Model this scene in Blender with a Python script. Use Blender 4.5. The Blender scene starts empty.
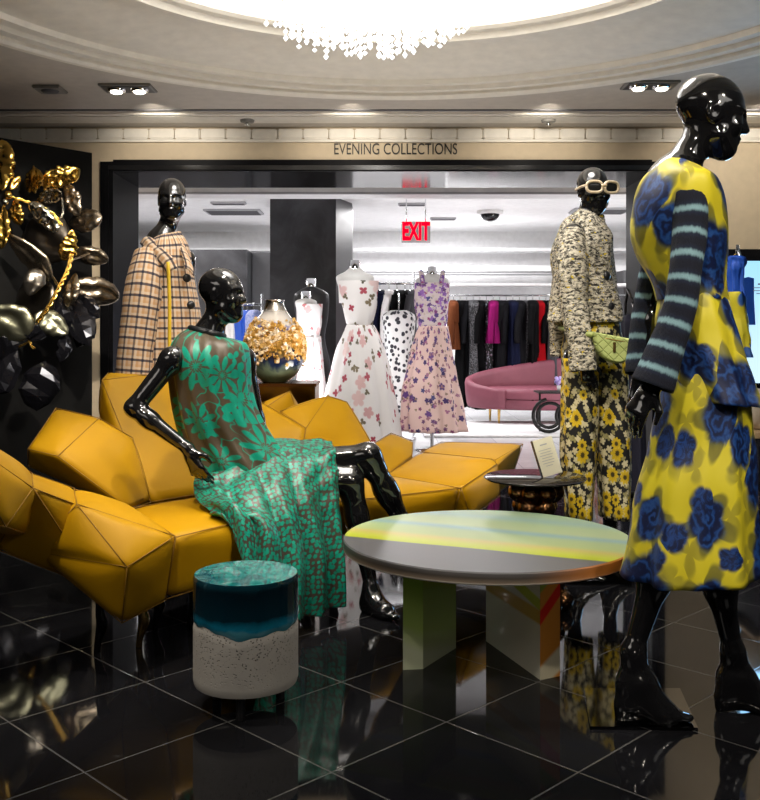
import bpy, bmesh, math, random
import numpy as np
from mathutils import Vector, Matrix, noise
random.seed(7)
R = math.radians
PI = math.pi
C = bpy.context.scene.collection
F, HZ, CX, E = 960.0, 331.0, 380.0, 1.15      # focal length (px), horizon row, centre column, eye height (m)

def W(x, y, Y):
    """world point of photo position x, y at depth Y"""
    return Vector(((x - CX) * Y / F, Y, E - (y - HZ) * Y / F))

# ------------------------------------------------------------------ node helper
class G:
    def __init__(s, name, rough=.5, metal=0., **kw):
        m = bpy.data.materials.new(name); m.use_nodes = True
        s.m = m; s.t = m.node_tree; s.b = s.t.nodes['Principled BSDF']
        s.set(Roughness=rough, Metallic=metal, **kw)
    def set(s, **kw):
        for k, v in kw.items():
            s.put(s.b.inputs[k.replace('_', ' ')], v)
    def put(s, sock, v):
        if isinstance(v, bpy.types.NodeSocket): s.t.links.new(v, sock)
        elif isinstance(v, (tuple, list)) and sock.type == 'RGBA' and len(v) == 3: sock.default_value = (*v, 1)
        else: sock.default_value = v
    def n(s, typ, ins=None, **props):
        nd = s.t.nodes.new('ShaderNode' + typ)
        for k, v in props.items(): setattr(nd, k, v)
        for k, v in (ins or {}).items(): s.put(nd.inputs[k], v)
        return nd
    def ma(s, op, a, b=0., c=0., clamp=False):
        return s.n('Math', {0: a, 1: b, 2: c}, operation=op, use_clamp=clamp).outputs[0]
    def vm(s, op, a, b=(0, 0, 0), scale=None):
        nd = s.n('VectorMath', {0: a, 1: b}, operation=op)
        if scale is not None: s.put(nd.inputs['Scale'], scale)
        return nd.outputs['Value'] if op in ('LENGTH', 'DOT_PRODUCT', 'DISTANCE') else nd.outputs[0]
    def mix(s, f, a, b):
        nd = s.n('Mix', data_type='RGBA'); nd.clamp_factor = True
        s.put(nd.inputs[0], f); s.put(nd.inputs[6], a); s.put(nd.inputs[7], b)
        return nd.outputs[2]
    def step(s, v, lo, hi):
        return s.n('MapRange', {0: v, 1: lo, 2: hi, 3: 0., 4: 1.}, interpolation_type='SMOOTHSTEP', clamp=True).outputs[0]
    def ramp(s, f, stops, mode='LINEAR'):
        nd = s.n('ValToRGB', {0: f}); cr = nd.color_ramp; cr.interpolation = mode
        while len(cr.elements) < len(stops): cr.elements.new(.5)
        for e, (p, c) in zip(cr.elements, stops): e.position = p; e.color = (*c, 1)
        return nd.outputs[0]
    def co(s, kind='Object'): return s.n('TexCoord').outputs[kind]
    def uv(s): return s.n('TexCoord').outputs['UV']
    def mapv(s, v, scale=(1, 1, 1), loc=(0, 0, 0), rot=(0, 0, 0)):
        return s.n('Mapping', {0: v, 'Scale': scale, 'Location': loc, 'Rotation': rot}).outputs[0]
    def sep(s, v): return s.n('SeparateXYZ', {0: v}).outputs
    def comb(s, x=0., y=0., z=0.): return s.n('CombineXYZ', {0: x, 1: y, 2: z}).outputs[0]
    def noise(s, v, scale=5., detail=3., rough=.5, dist=0., out=0):
        return s.n('TexNoise', {'Vector': v, 'Scale': scale, 'Detail': detail, 'Roughness': rough, 'Distortion': dist}).outputs[out]
    def vor(s, v, scale=5., dim='2D', feature='F1', rnd=1.):
        return s.n('TexVoronoi', {'Vector': v, 'Scale': scale, 'Randomness': rnd}, voronoi_dimensions=dim, feature=feature).outputs
    def bump(s, h, strength=.3, dist=.01):
        s.put(s.b.inputs['Normal'], s.n('Bump', {'Height': h, 'Strength': strength, 'Distance': dist}).outputs[0])
    def warp(s, v, scale, amt):
        w = s.vm('SUBTRACT', s.noise(v, scale, 2., out=1), (.5, .5, .5))
        return s.vm('ADD', v, s.vm('SCALE', w, scale=amt))
    def flower(s, v, scale, petals, r0, r1, rnd=.8, soft=.04, power=.7):
        """petalled blobs at Voronoi centres -> mask, radius/outline, angle, random value"""
        vs = s.vm('SCALE', v, scale=scale)
        o = s.vor(vs, 1., '2D', rnd=rnd)
        d = s.vm('SUBTRACT', vs, o['Position'])
        x = s.sep(d); rn = s.sep(o['Color'])
        ang = s.ma('ADD', s.ma('ARCTAN2', x[1], x[0]), s.ma('MULTIPLY', rn[0], 6.28))
        ln = s.ma('SQRT', s.ma('ADD', s.ma('MULTIPLY', x[0], x[0]), s.ma('MULTIPLY', x[1], x[1])))
        pet = s.ma('POWER', s.ma('ABSOLUTE', s.ma('COSINE', s.ma('MULTIPLY', ang, petals / 2.))), power)
        rad = s.ma('ADD', s.ma('MULTIPLY', pet, r1 - r0), r0)
        rad = s.ma('MULTIPLY', rad, s.ma('ADD', s.ma('MULTIPLY', rn[1], .5), .72))
        q = s.ma('DIVIDE', ln, rad)
        return s.ma('SUBTRACT', 1., s.step(q, 1 - soft, 1 + soft)), q, ang, rn
    def out(s, color=None):
        if color is not None: s.set(Base_Color=color)
        return s.m

def plain(name, col, rough=.5, metal=0., **kw):
    g = G(name, rough, metal, **kw)
    v = g.noise(g.co(), 14., 3.)
    c2 = tuple(min(1, x * 1.12 + .002) for x in col); c1 = tuple(x * .88 for x in col)
    return g.out(g.mix(v, c1, c2))

# ------------------------------------------------------------------ mesh builder
class MB:
    def __init__(s): s.v = []; s.f = []; s.uv = []; s.sharp = []
    def add(s, vs, fs, uvs=None, smooth=True):
        o = len(s.v); s.v += [Vector(p) for p in vs]
        for i, f in enumerate(fs):
            s.f.append(tuple(k + o for k in f)); s.uv.append(uvs[i] if uvs else None); s.sharp.append(not smooth)
        return s
    def box(s, c, d, rot=None, bev=.0):
        bm = bmesh.new(); bmesh.ops.create_cube(bm, size=1)
        for v in bm.verts: v.co = Vector((v.co.x * d[0], v.co.y * d[1], v.co.z * d[2]))
        if bev: bmesh.ops.bevel(bm, geom=bm.edges[:], offset=bev, segments=2, affect='EDGES')
        M = Matrix.Translation(Vector(c)) @ (rot.to_4x4() if rot else Matrix())
        return s.frombm(bm, M, smooth=False)
    def frombm(s, bm, M=Matrix(), smooth=True):
        bm.verts.ensure_lookup_table(); bm.verts.index_update()
        s.add([M @ v.co for v in bm.verts], [[v.index for v in f.verts] for f in bm.faces], None, smooth); bm.free(); return s
    def sphere(s, c, r, n=16, M=None):
        bm = bmesh.new(); bmesh.ops.create_uvsphere(bm, u_segments=n, v_segments=max(6, n // 2), radius=1)
        r = (r, r, r) if not hasattr(r, '__len__') else r
        T = Matrix.Translation(Vector(c)) @ (M.to_4x4() if M else Matrix()) @ Matrix.Diagonal((*r, 1))
        return s.frombm(bm, T)
    def lathe(s, prof, c=(0, 0, 0), n=48, cap=True, smooth=True, a0=0., a1=2 * PI, sc=(1, 1)):
        c = Vector(c); full = abs(a1 - a0 - 2 * PI) < 1e-6; m = n if full else n + 1
        vs = []; fs = []; uvs = []
        for r, z in prof:
            for i in range(m):
                a = a0 + (a1 - a0) * i / n
                vs.append(c + Vector((r * math.cos(a) * sc[0], r * math.sin(a) * sc[1], z)))
        L = [0]
        for i in range(1, len(prof)): L.append(L[-1] + math.dist(prof[i], prof[i - 1]))
        rm = max(p[0] for p in prof)
        for j in range(len(prof) - 1):
            for i in range(n):
                k = (i + 1) % m
                fs.append((j * m + i, j * m + k, (j + 1) * m + k, (j + 1) * m + i))
                u0, u1 = rm * 6.283 * i / n, rm * 6.283 * (i + 1) / n
                uvs.append(((u0, L[j]), (u1, L[j]), (u1, L[j + 1]), (u0, L[j + 1])))
        s.add(vs, fs, uvs, smooth)
        if cap and full:
            for j in (0, len(prof) - 1):
                if prof[j][0] > 1e-5:
                    o = len(s.v); s.v += [Vector(v) for v in vs[j * m:(j + 1) * m]]
                    s.f.append(tuple(range(o, o + m))[::(-1 if j == 0 else 1)]); s.uv.append(None); s.sharp.append(True)
        return s
    def tube(s, pts, rad, n=12, sub=6, cap=True, fold=None, squash=None):
        pts = [Vector(p) for p in pts]
        rad = list(rad) if hasattr(rad, '__len__') else [rad] * len(pts)
        P, Q = cat(pts, sub), catf(rad, sub)
        t = [(P[min(i + 1, len(P) - 1)] - P[max(i - 1, 0)]).normalized() for i in range(len(P))]
        a = t[0].orthogonal().normalized() if squash is None else (squash - t[0] * squash.dot(t[0])).normalized()
        vs = []; L = 0; Ls = []
        for i, p in enumerate(P):
            a = (a - t[i] * a.dot(t[i])).normalized(); b = t[i].cross(a)
            if i: L += (p - P[i - 1]).length
            Ls.append(L)
            for j in range(n):
                th = 2 * PI * j / n
                r = Q[i] * (1 + (fold(th, i / (len(P) - 1)) if fold else 0))
                vs.append(p + a * math.cos(th) * r + b * math.sin(th) * r)
        fs = []; uvs = []; rm = max(Q)
        for i in range(len(P) - 1):
            for j in range(n):
                k = (j + 1) % n
                fs.append((i * n + j, i * n + k, (i + 1) * n + k, (i + 1) * n + j))
                u0, u1 = rm * 6.283 * j / n, rm * 6.283 * (j + 1) / n
                uvs.append(((u0, Ls[i]), (u1, Ls[i]), (u1, Ls[i + 1]), (u0, Ls[i + 1])))
        if cap:
            fs.append(tuple(range(n))[::-1]); uvs.append(None)
            fs.append(tuple(range((len(P) - 1) * n, len(P) * n))); uvs.append(None)
        return s.add(vs, fs, uvs)
    def loft(s, rings, n=64, sub=5, fold=None, cap=(False, False), power=1.):
        """rings (centre, half-width vector, half-depth vector); seam on the far side"""
        A = [cat([Vector(r[k]) for r in rings], sub) for k in range(3)]
        m = len(A[0]); vs = []; L = [0.]
        for i in range(1, m): L.append(L[-1] + (A[0][i] - A[0][i - 1]).length)
        per = max(3.14159 * (A[1][i].length + A[2][i].length) for i in range(m))
        for i in range(m):
            c, ax, ay = A[0][i], A[1][i], A[2][i]
            for j in range(n):
                th = 2 * PI * j / n
                ct, st = math.cos(th), math.sin(th)
                ct = math.copysign(abs(ct) ** power, ct); st = math.copysign(abs(st) ** power, st)
                d = ay * ct + ax * st
                f = fold(th, i / (m - 1)) if fold else 0.
                vs.append(c + d + d.normalized() * f)
        fs = []; uvs = []
        for i in range(m - 1):
            for j in range(n):
                k = (j + 1) % n
                fs.append((i * n + j, (i + 1) * n + j, (i + 1) * n + k, i * n + k))
                u0, u1 = per * j / n, per * (j + 1) / n
                uvs.append(((u0, -L[i]), (u0, -L[i + 1]), (u1, -L[i + 1]), (u1, -L[i])))
        if cap[0]: fs.append(tuple(range(n))); uvs.append(None)
        if cap[1]: fs.append(tuple(range((m - 1) * n, m * n))[::-1]); uvs.append(None)
        return s.add(vs, fs, uvs)
    def patch(s, rows, sub=8, disp=None):
        """smooth sheet through a grid of control points"""
        g = [cat([Vector(p) for p in r], sub) for r in rows]
        cols = [cat([g[i][j] for i in range(len(g))], sub) for j in range(len(g[0]))]
        nc, nr = len(cols), len(cols[0])
        lu = [0.]; lv = [0.]
        mr, mc = nr // 3, nc // 2
        for j in range(1, nc): lu.append(lu[-1] + (cols[j][mr] - cols[j - 1][mr]).length)
        for i in range(1, nr): lv.append(lv[-1] + (cols[mc][i] - cols[mc][i - 1]).length)
        vs = []
        for j in range(nc):
            for i in range(nr):
                p = cols[j][i]
                if disp:
                    a = cols[min(j + 1, nc - 1)][i] - cols[max(j - 1, 0)][i]
                    b = cols[j][min(i + 1, nr - 1)] - cols[j][max(i - 1, 0)]
                    p = p + a.cross(b).normalized() * disp(lu[j], lv[i], j / (nc - 1), i / (nr - 1))
                vs.append(p)
        UV = [None] * (nc * nr)                    # arc-length coordinates so prints keep their size in the folds
        cl = [[0.] * nr for _ in range(nc)]
        for j in range(nc):
            for i in range(1, nr): cl[j][i] = cl[j][i - 1] + (vs[j * nr + i] - vs[j * nr + i - 1]).length
        for i in range(nr):
            r = [0.]
            for j in range(1, nc): r.append(r[-1] + (vs[j * nr + i] - vs[(j - 1) * nr + i]).length)
            for j in range(nc): UV[j * nr + i] = (r[j] - r[-1] * .5, -cl[j][i])
        fs = []; uvs = []
        for j in range(nc - 1):
            for i in range(nr - 1):
                fs.append((j * nr + i, j * nr + i + 1, (j + 1) * nr + i + 1, (j + 1) * nr + i))
                uvs.append(tuple(UV[a * nr + b] for a, b in ((j, i), (j, i + 1), (j + 1, i + 1), (j + 1, i))))
        return s.add(vs, fs, uvs)
    def hull(s, pts, bulge=.02, n=7, merge=27, seams=None):
        """upholstered block: convex facets, each puffed like a tight cushion"""
        bm = bmesh.new()
        for p in pts: bm.verts.new(p)
        r = bmesh.ops.convex_hull(bm, input=bm.verts[:])
        bmesh.ops.delete(bm, geom=[g for g in set(r['geom_interior'] + r['geom_unused']) if isinstance(g, bmesh.types.BMVert)], context='VERTS')
        bmesh.ops.dissolve_limit(bm, angle_limit=R(merge), verts=bm.verts[:], edges=bm.edges[:])
        bmesh.ops.recalc_face_normals(bm, faces=bm.faces[:])
        if seams is not None:
            for e in bm.edges:
                a, b = e.verts[0].co.copy(), e.verts[1].co.copy()
                if e.calc_face_angle(0) > R(20): seams.tube([a, a.lerp(b, .5) , b], .0020, 6, 1)
        for f in bm.faces:
            c = f.calc_center_median(); nrm = f.normal.copy(); vv = [v.co.copy() for v in f.verts]
            h = bulge * min(1., math.sqrt(f.calc_area()) / .25)
            for q in range(len(vv)):
                a, b = vv[q], vv[(q + 1) % len(vv)]
                idx = {}; vs = []; fs = []
                for i in range(n + 1):
                    for j in range(n + 1 - i):
                        w = i / n; u = j / n
                        p = c * w + a * u + b * (1 - w - u)
                        hh = h * (1 - (1 - w) ** 2.4)
                        idx[i, j] = len(vs); vs.append(p + nrm * hh)
                for i in range(n):
                    for j in range(n - i):
                        fs.append((idx[i, j], idx[i + 1, j], idx[i, j + 1]))
                        if j < n - i - 1: fs.append((idx[i + 1, j], idx[i + 1, j + 1], idx[i, j + 1]))
                s.add(vs, fs)
        bm.free(); return s
    def mesh(s, name, mat, base=(0, 0, 0), merge=0., auto=None):
        me = bpy.data.meshes.new(name); b = Vector(base)
        me.from_pydata([v - b for v in s.v], [], s.f)
        if any(s.uv):
            ul = me.uv_layers.new(name='UVMap'); k = 0
            for u, f in zip(s.uv, s.f):
                for q in range(len(f)):
                    if u: ul.data[k].uv = u[q]
                    k += 1
        me.polygons.foreach_set('use_smooth', [not x for x in s.sharp])
        if mat: me.materials.append(mat)
        bm = bmesh.new(); bm.from_mesh(me)
        if merge: bmesh.ops.remove_doubles(bm, verts=bm.verts[:], dist=merge)
        bmesh.ops.recalc_face_normals(bm, faces=bm.faces[:]); bm.to_mesh(me); bm.free()
        if auto: me.set_sharp_from_angle(angle=R(auto))
        me.update(); return me

def cat(p, sub):
    """Catmull-Rom through points"""
    if len(p) < 2 or sub < 2: return list(p)
    out = []
    for i in range(len(p) - 1):
        a, b, c, d = p[max(i - 1, 0)], p[i], p[i + 1], p[min(i + 2, len(p) - 1)]
        for k in range(sub):
            t = k / sub
            out.append(.5 * (2 * b + (c - a) * t + (2 * a - 5 * b + 4 * c - d) * t * t + (3 * b - a - 3 * c + d) * t ** 3))
    out.append(p[-1]); return out
def catf(p, sub): return [v.x for v in cat([Vector((q, 0, 0)) for q in p], sub)]

# ------------------------------------------------------------------ things and parts
def props(o, label=None, cat_=None, group=None, kind=None):
    if label: o['label'] = label
    if cat_: o['category'] = cat_
    if group: o['group'] = group
    if kind: o['kind'] = kind
    return o
def thing(name, label, cat_, loc, group=None):
    o = bpy.data.objects.new(name, None); C.objects.link(o); o.location = loc
    o.empty_display_size = .1
    return props(o, label, cat_, group)
def part(name, mb, mat, parent, label=None, kind=None, merge=0., auto=None):
    b = Vector((0, 0, 0)); r = parent
    while r is not None: b += r.location; r = r.parent
    o = bpy.data.objects.new(name, mb.mesh(name, mat, b, merge, auto)); C.objects.link(o); o.parent = parent
    return props(o, label, kind=kind)
def solo(name, mb, mat, label, cat_, base=None, group=None, kind=None, merge=0., auto=None):
    if base is None:
        n = len(mb.v); base = Vector((sum(v.x for v in mb.v) / n, sum(v.y for v in mb.v) / n, min(v.z for v in mb.v)))
    o = bpy.data.objects.new(name, mb.mesh(name, mat, base, merge, auto)); C.objects.link(o); o.location = base
    return props(o, label, cat_, group, kind)
def struct(name, mb, mat, auto=None):
    o = bpy.data.objects.new(name, mb.mesh(name, mat, (0, 0, 0), 0., auto)); C.objects.link(o); o['kind'] = 'structure'
    return o
def dup(root, loc, label=None, group=None, rz=None):
    r = root.copy(); C.objects.link(r); r.location = loc
    if rz is not None: r.rotation_euler.z = rz
    if label: r['label'] = label
    if group: r['group'] = group
    for ch in list(root.children):
        c = ch.copy(); C.objects.link(c); c.parent = r
        for g in list(ch.children):
            d = g.copy(); C.objects.link(d); d.parent = c
    return r
def solidify(o, t, off=0.):
    m = o.modifiers.new('thickness', 'SOLIDIFY'); m.thickness = t; m.offset = off; return o

# ------------------------------------------------------------------ implicit surface -> one continuous skin
def cone(a, b, ra, rb, k=.03, sq=None): return ('c', np.array(a, float), np.array(b, float), ra, rb, k, sq)
def ell(c, r, M=None, k=.03, neg=False): return ('s' if neg else 'e', np.array(c, float), np.array(r, float), np.array(M if M is not None else np.eye(3), float), k)
def sdf_mesh(prims, res=.007):
    lo = np.full(3, 1e9); hi = np.full(3, -1e9); bb = []
    for p in prims:
        if p[0] == 'c':
            r = max(p[3], p[4]); l = np.minimum(p[1], p[2]) - r; h = np.maximum(p[1], p[2]) + r; k = p[5]
        else:
            r = max(p[2]); l = p[1] - r; h = p[1] + r; k = p[4]
        bb.append((l - k - 3 * res, h + k + 3 * res))
        if p[0] != 's': lo = np.minimum(lo, l); hi = np.maximum(hi, h)
    lo -= 4 * res; hi += 4 * res
    N = np.ceil((hi - lo) / res).astype(int) + 1
    V = np.full(N, .5, np.float32)
    ax = [lo[i] + np.arange(N[i]) * res for i in range(3)]
    for p, (l, h) in zip(prims, bb):
        i0 = np.maximum(((l - lo) / res).astype(int), 0); i1 = np.minimum(np.ceil((h - lo) / res).astype(int) + 1, N)
        if (i1 <= i0).any(): continue
        X, Y, Z = np.meshgrid(*[ax[i][i0[i]:i1[i]] for i in range(3)], indexing='ij')
        P = np.stack([X, Y, Z], -1)
        if p[0] == 'c':
            a, b, ra, rb, k, sq = p[1:]
            ba = b - a; q = P - a
            if sq is not None:
                n = np.array(sq[0], float); n /= np.linalg.norm(n)
                q = q + (q @ n)[..., None] * n * (1 / sq[1] - 1)
                ba = ba + (ba @ n) * n * (1 / sq[1] - 1)
            t = np.clip((q @ ba) / max(ba @ ba, 1e-9), 0, 1)
            d = np.linalg.norm(q - t[..., None] * ba, axis=-1) - (ra + (rb - ra) * t)
            if sq is not None: d = d * min(1, sq[1] * 1.2)
        else:
            c, r, M, k = p[1:]
            q = (P - c) @ M
            k0 = np.linalg.norm(q / r, axis=-1); k1 = np.linalg.norm(q / r ** 2, axis=-1) + 1e-9
            d = k0 * (k0 - 1) / k1
        sl = tuple(slice(i0[i], i1[i]) for i in range(3))
        o = V[sl]
        if p[0] == 's':
            d = -d; hh = np.maximum(k - np.abs(o - d), 0) / k
            V[sl] = np.maximum(o, d) + hh * hh * k / 4
        else:
            hh = np.maximum(k - np.abs(o - d), 0) / k
            V[sl] = np.minimum(o, d) - hh * hh * k / 4
    S = V < 0
    n0, n1, n2 = N - 1
    acc = np.zeros((n0, n1, n2, 3), np.float32); cnt = np.zeros((n0, n1, n2), np.float32)
    def sl(off, n): return slice(off, off + n)
    for axis in range(3):
        for o1 in (0, 1):
            for o2 in (0, 1):
                off = [0, 0, 0]; oth = [i for i in range(3) if i != axis]
                off[oth[0]] = o1; off[oth[1]] = o2
                off2 = list(off); off2[axis] += 1
                A = V[sl(off[0], n0), sl(off[1], n1), sl(off[2], n2)]; B = V[sl(off2[0], n0), sl(off2[1], n1), sl(off2[2], n2)]
                m = (A < 0) != (B < 0)
                t = np.where(m, A / np.where(m, A - B, 1), 0)
                cnt += m
                for i in range(3): acc[..., i] += m * (off[i] if i != axis else t)
    act = cnt > 0
    ids = np.full((n0, n1, n2), -1, int); I = np.argwhere(act); ids[act] = np.arange(len(I))
    verts = lo + (I + acc[act] / cnt[act][:, None]) * res
    faces = []
    for axis in range(3):
        b, c = [i for i in range(3) if i != axis]
        s0 = [slice(1, -1)] * 3; s0[axis] = slice(0, -1); s1 = list(s0); s1[axis] = slice(1, None)
        A = S[tuple(s0)]; B = S[tuple(s1)]
        for idx in np.argwhere(A != B):
            p = idx + 1; p[axis] -= 1
            q = []
            for db, dc in ((0, 0), (-1, 0), (-1, -1), (0, -1)):
                r = p.copy(); r[b] += db; r[c] += dc
                if (r < 0).any() or r[0] >= n0 or r[1] >= n1 or r[2] >= n2: q = None; break
                q.append(ids[r[0], r[1], r[2]])
            if q and min(q) >= 0: faces.append(tuple(int(k) for k in q))
    # light Laplacian polish
    e = np.array([(f[i], f[(i + 1) % 4]) for f in faces for i in range(4)])
    for lam in (.5, -.52):
        sm = np.zeros_like(verts); ct = np.zeros(len(verts))
        np.add.at(sm, e[:, 0], verts[e[:, 1]]); np.add.at(ct, e[:, 0], 1)
        ct[ct == 0] = 1
        verts = verts + lam * (sm / ct[:, None] - verts)
    mb = MB(); mb.add([tuple(v) for v in verts], faces); return mb
# ------------------------------------------------------------------ materials
M = {}
def simple(k, *a, **kw): M[k] = plain(k, *a, **kw)
simple('black_gloss', (.005, .005, .006), .11, Coat_Weight=1., Coat_Roughness=.03)
simple('black_lacquer', (.008, .008, .009), .12)
simple('frame_black', (.004, .004, .005), .45, Specular_IOR_Level=.06)
simple('black_satin', (.012, .012, .013), .35)
simple('art_panel', (.004, .004, .004), .7, Specular_IOR_Level=.15)
simple('beige_wall', (.60, .49, .34), .7)
simple('cream_trim', (.84, .79, .70), .6)
simple('ceiling', (.56, .51, .45), .8)
simple('dome_white', (.86, .83, .78), .7)
simple('white_paint', (.86, .86, .87), .5)
simple('white_ceiling', (.92, .92, .93), .45)
simple('grey_wall', (.06, .06, .064), .5)
simple('back_dim', (.12, .11, .10), .7)
simple('chrome', (.75, .76, .78), .12, 1.)
simple('plate_steel', (.16, .16, .165), .06, 1.)
simple('bronze_mirror', (.20, .14, .07), .12, 1.)
simple('gold', (.95, .58, .13), .2, 1.)
simple('gold_leg', (.55, .36, .12), .25, 1.)
simple('bronze', (.40, .33, .25), .27, 1.)
simple('table_bronze', (.035, .030, .028), .08, .3)
simple('seam', (.26, .125, .001), .7)
simple('pewter', (.34, .31, .27), .3, 1.)
simple('dark_pewter', (.15, .13, .11), .32, 1.)
simple('silver', (.60, .55, .46), .13, 1.)
simple('olive_metal', (.38, .38, .27), .36, 1.)
simple('black_metal', (.012, .012, .016), .12, .6, Coat_Weight=.4)
simple('iron', (.012, .012, .012), .4, .5)
simple('dark_bronze', (.20, .10, .045), .25, 1.)
simple('cream_card', (.80, .76, .58), .6)
simple('ink', (.02, .018, .016), .6)
simple('tan_wood', (.48, .33, .18), .5)
simple('beige_cloth', (.62, .54, .44), .8)
simple('sunglass_frame', (.72, .58, .40), .3)
simple('lens', (.02, .02, .02), .08)
simple('bag_strap', (.26, .30, .08), .5)
simple('yellow_strap', (.75, .50, .02), .45)
simple('navy_cloth', (.010, .010, .028), .8)
simple('button', (.015, .015, .017), .3)
simple('teal_glass', (.10, .42, .42), .1, Alpha=.8)
simple('satin_collar', (.012, .013, .016), .4)
simple('vent', (.42, .42, .44), .6)
simple('vent_dark', (.10, .10, .11), .6)
simple('housing', (.22, .21, .19), .4)
simple('form_white', (.80, .79, .78), .45)
simple('wire', (.75, .77, .8), .2, .8)
simple('lilac', (.45, .36, .70), .7)
simple('cobalt', (.01, .09, .55), .6)
simple('white_cloth', (.82, .80, .80), .8)

def emis(k, col, s):
    g = G(k, .5); v = g.noise(g.co(), 6.)
    g.set(Base_Color=col, Emission_Color=g.mix(v, tuple(x * .95 for x in col), col), Emission_Strength=s); M[k] = g.out()
emis('lamp_glow', (1., .93, .80), 14.)
emis('exit_red', (1., .0, .02), .9); M['exit_red'].node_tree.nodes['Principled BSDF'].inputs['Specular IOR Level'].default_value = 0
g = G('crystal', .1); v = g.noise(g.co(), 30.)
g.set(Base_Color=(.95, .95, .97), Emission_Color=(1, .98, .95), Emission_Strength=g.ma('ADD', g.ma('MULTIPLY', g.step(v, .35, .65), 3.), 1.6)); M['crystal'] = g.out()

# --- floors
def tile_floor(k, rot, origin, size, base, base2, line, rough, lw):
    g = G(k, rough)
    p = g.mapv(g.vm('SUBTRACT', g.co(), origin), rot=(0, 0, rot), scale=(1 / size,) * 3)
    x = g.sep(p)
    def ln(s): return g.ma('SUBTRACT', 1., g.step(g.ma('PINGPONG', s, .5), lw * .4 / size, lw / size))
    grid = g.ma('MAXIMUM', ln(x[0]), ln(x[1]))
    cell = g.n('TexWhiteNoise', {0: g.vm('FLOOR', p)}, noise_dimensions='3D').outputs[0]
    nz = g.noise(g.co(), 3.5, 6., .6, 1.2)
    scr = g.noise(g.mapv(g.co(), scale=(60, 6, 1), rot=(0, 0, .7)), 3., 4.)
    col = g.mix(g.ma('MULTIPLY', nz, g.ma('ADD', cell, .5)), base, base2)
    vein = g.ma('MULTIPLY', g.step(g.noise(g.co(), 2.2, 8., .65, 2.), .62, .72), .25)
    col = g.mix(vein, col, line)
    g.set(Base_Color=g.mix(g.ma('MULTIPLY', grid, .8), col, line),
          Roughness=g.ma('ADD', g.ma('MULTIPLY', g.step(scr, .5, .8), .06), rough), IOR=1.42, Specular_IOR_Level=.36)
    g.bump(g.ma('MULTIPLY', grid, -1.), .12, .002)
    M[k] = g.out()
tile_floor('black_granite', R(45), (-.77, 3.145, 0), .455, (.004, .004, .005), (.012, .012, .014), (.10, .098, .095), .045, .0038)
tile_floor('white_marble', 0., (0, 7.5, 0), .6, (.62, .62, .65), (.80, .80, .82), (.40, .40, .43), .10, .006)

# --- upholstery
def velvet(k, col, dark, sheen):
    g = G(k, .55)
    n = g.noise(g.co(), 5., 4., .6, .6)
    g.set(Base_Color=g.mix(n, dark, col), Sheen_Weight=sheen, Sheen_Roughness=.35, Sheen_Tint=(*[min(1, c * 1.6) for c in col], 1))
    g.bump(g.noise(g.mapv(g.co(), scale=(1, 1, 1)), 60., 3.), .06, .004); M[k] = g.out()
velvet('mustard', (.50, .265, .0), (.41, .207, .0), .0); M['mustard'].node_tree.nodes['Principled BSDF'].inputs['Specular IOR Level'].default_value = .22
velvet('pink_velvet', (.25, .068, .10), (.18, .042, .066), .12)

# --- acrylic coffee table: straight bands of colour through the slab
g = G('table_acrylic', .35, Specular_IOR_Level=.3)
o = g.sep(g.mapv(g.co(), rot=(0, 0, R(24.6))))        # bands run from far left to near right
q = g.ma('ADD', g.ma('DIVIDE', o[1], 1.0), .5)
wob = g.ma('MULTIPLY', g.ma('SUBTRACT', g.noise(g.co(), 3., 2.), .5), .02)
q = g.ma('ADD', q, wob)
g.set(Base_Color=g.ramp(q, [(.0, (.10, .10, .108)), (.302, (.12, .12, .132)), (.309, (.42, .50, .01)), (.36, (.46, .50, .06)), (.42, (.50, .42, .14)),
   (.46, (.38, .46, .20)), (.56, (.36, .46, .25)), (.61, (.24, .40, .44)), (.66, (.42, .50, .28)), (.76, (.38, .48, .27)), (.84, (.28, .42, .38)), (.93, (.34, .44, .28)), (1., (.3, .42, .26))]))
M['table_acrylic'] = g.out()
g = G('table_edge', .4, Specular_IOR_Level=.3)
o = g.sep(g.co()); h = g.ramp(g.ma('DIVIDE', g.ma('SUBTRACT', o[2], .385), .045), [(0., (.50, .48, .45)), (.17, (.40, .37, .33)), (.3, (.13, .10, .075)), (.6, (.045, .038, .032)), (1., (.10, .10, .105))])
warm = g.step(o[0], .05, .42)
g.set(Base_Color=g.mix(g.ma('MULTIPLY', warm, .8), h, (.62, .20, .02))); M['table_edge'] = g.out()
g = G('leg_green', .2, Coat_Weight=.6)
o = g.sep(g.co()); n = g.ma('ADD', g.ma('MULTIPLY', o[2], 2.2), g.ma('MULTIPLY', o[0], .9))
g.set(Base_Color=g.ramp(g.ma('ADD', n, .1), [(0., (.40, .43, .30)), (.18, (.26, .36, .09)), (.5, (.10, .17, .015)), (.95, (.045, .08, .006))])); M['leg_green'] = g.out()
def bandleg(k, base, bands):
    g = G(k, .2, Coat_Weight=.6); o = g.sep(g.co()); col = base
    for sl, c0, w, cc in bands:
        d = g.ma('ABSOLUTE', g.ma('SUBTRACT', g.ma('ADD', o[2], g.ma('MULTIPLY', o[0], sl)), c0))
        col = g.mix(g.ma('SUBTRACT', 1., g.step(d, w * .6, w)), col, cc)
    g.set(Base_Color=col); M[k] = g.out()
bandleg('leg_white', (.70, .67, .56), [(.55, .33, .025, (.52, .58, .08)), (.06, .215, .03, (.62, .40, .10))])
bandleg('leg_orange', (.50, .20, .03), [(-1.2, .02, .03, (.55, .02, .01)), (-.8, -.12, .05, (.55, .50, .36)), (-1.0, .16, .035, (.22, .28, .05))])

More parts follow.
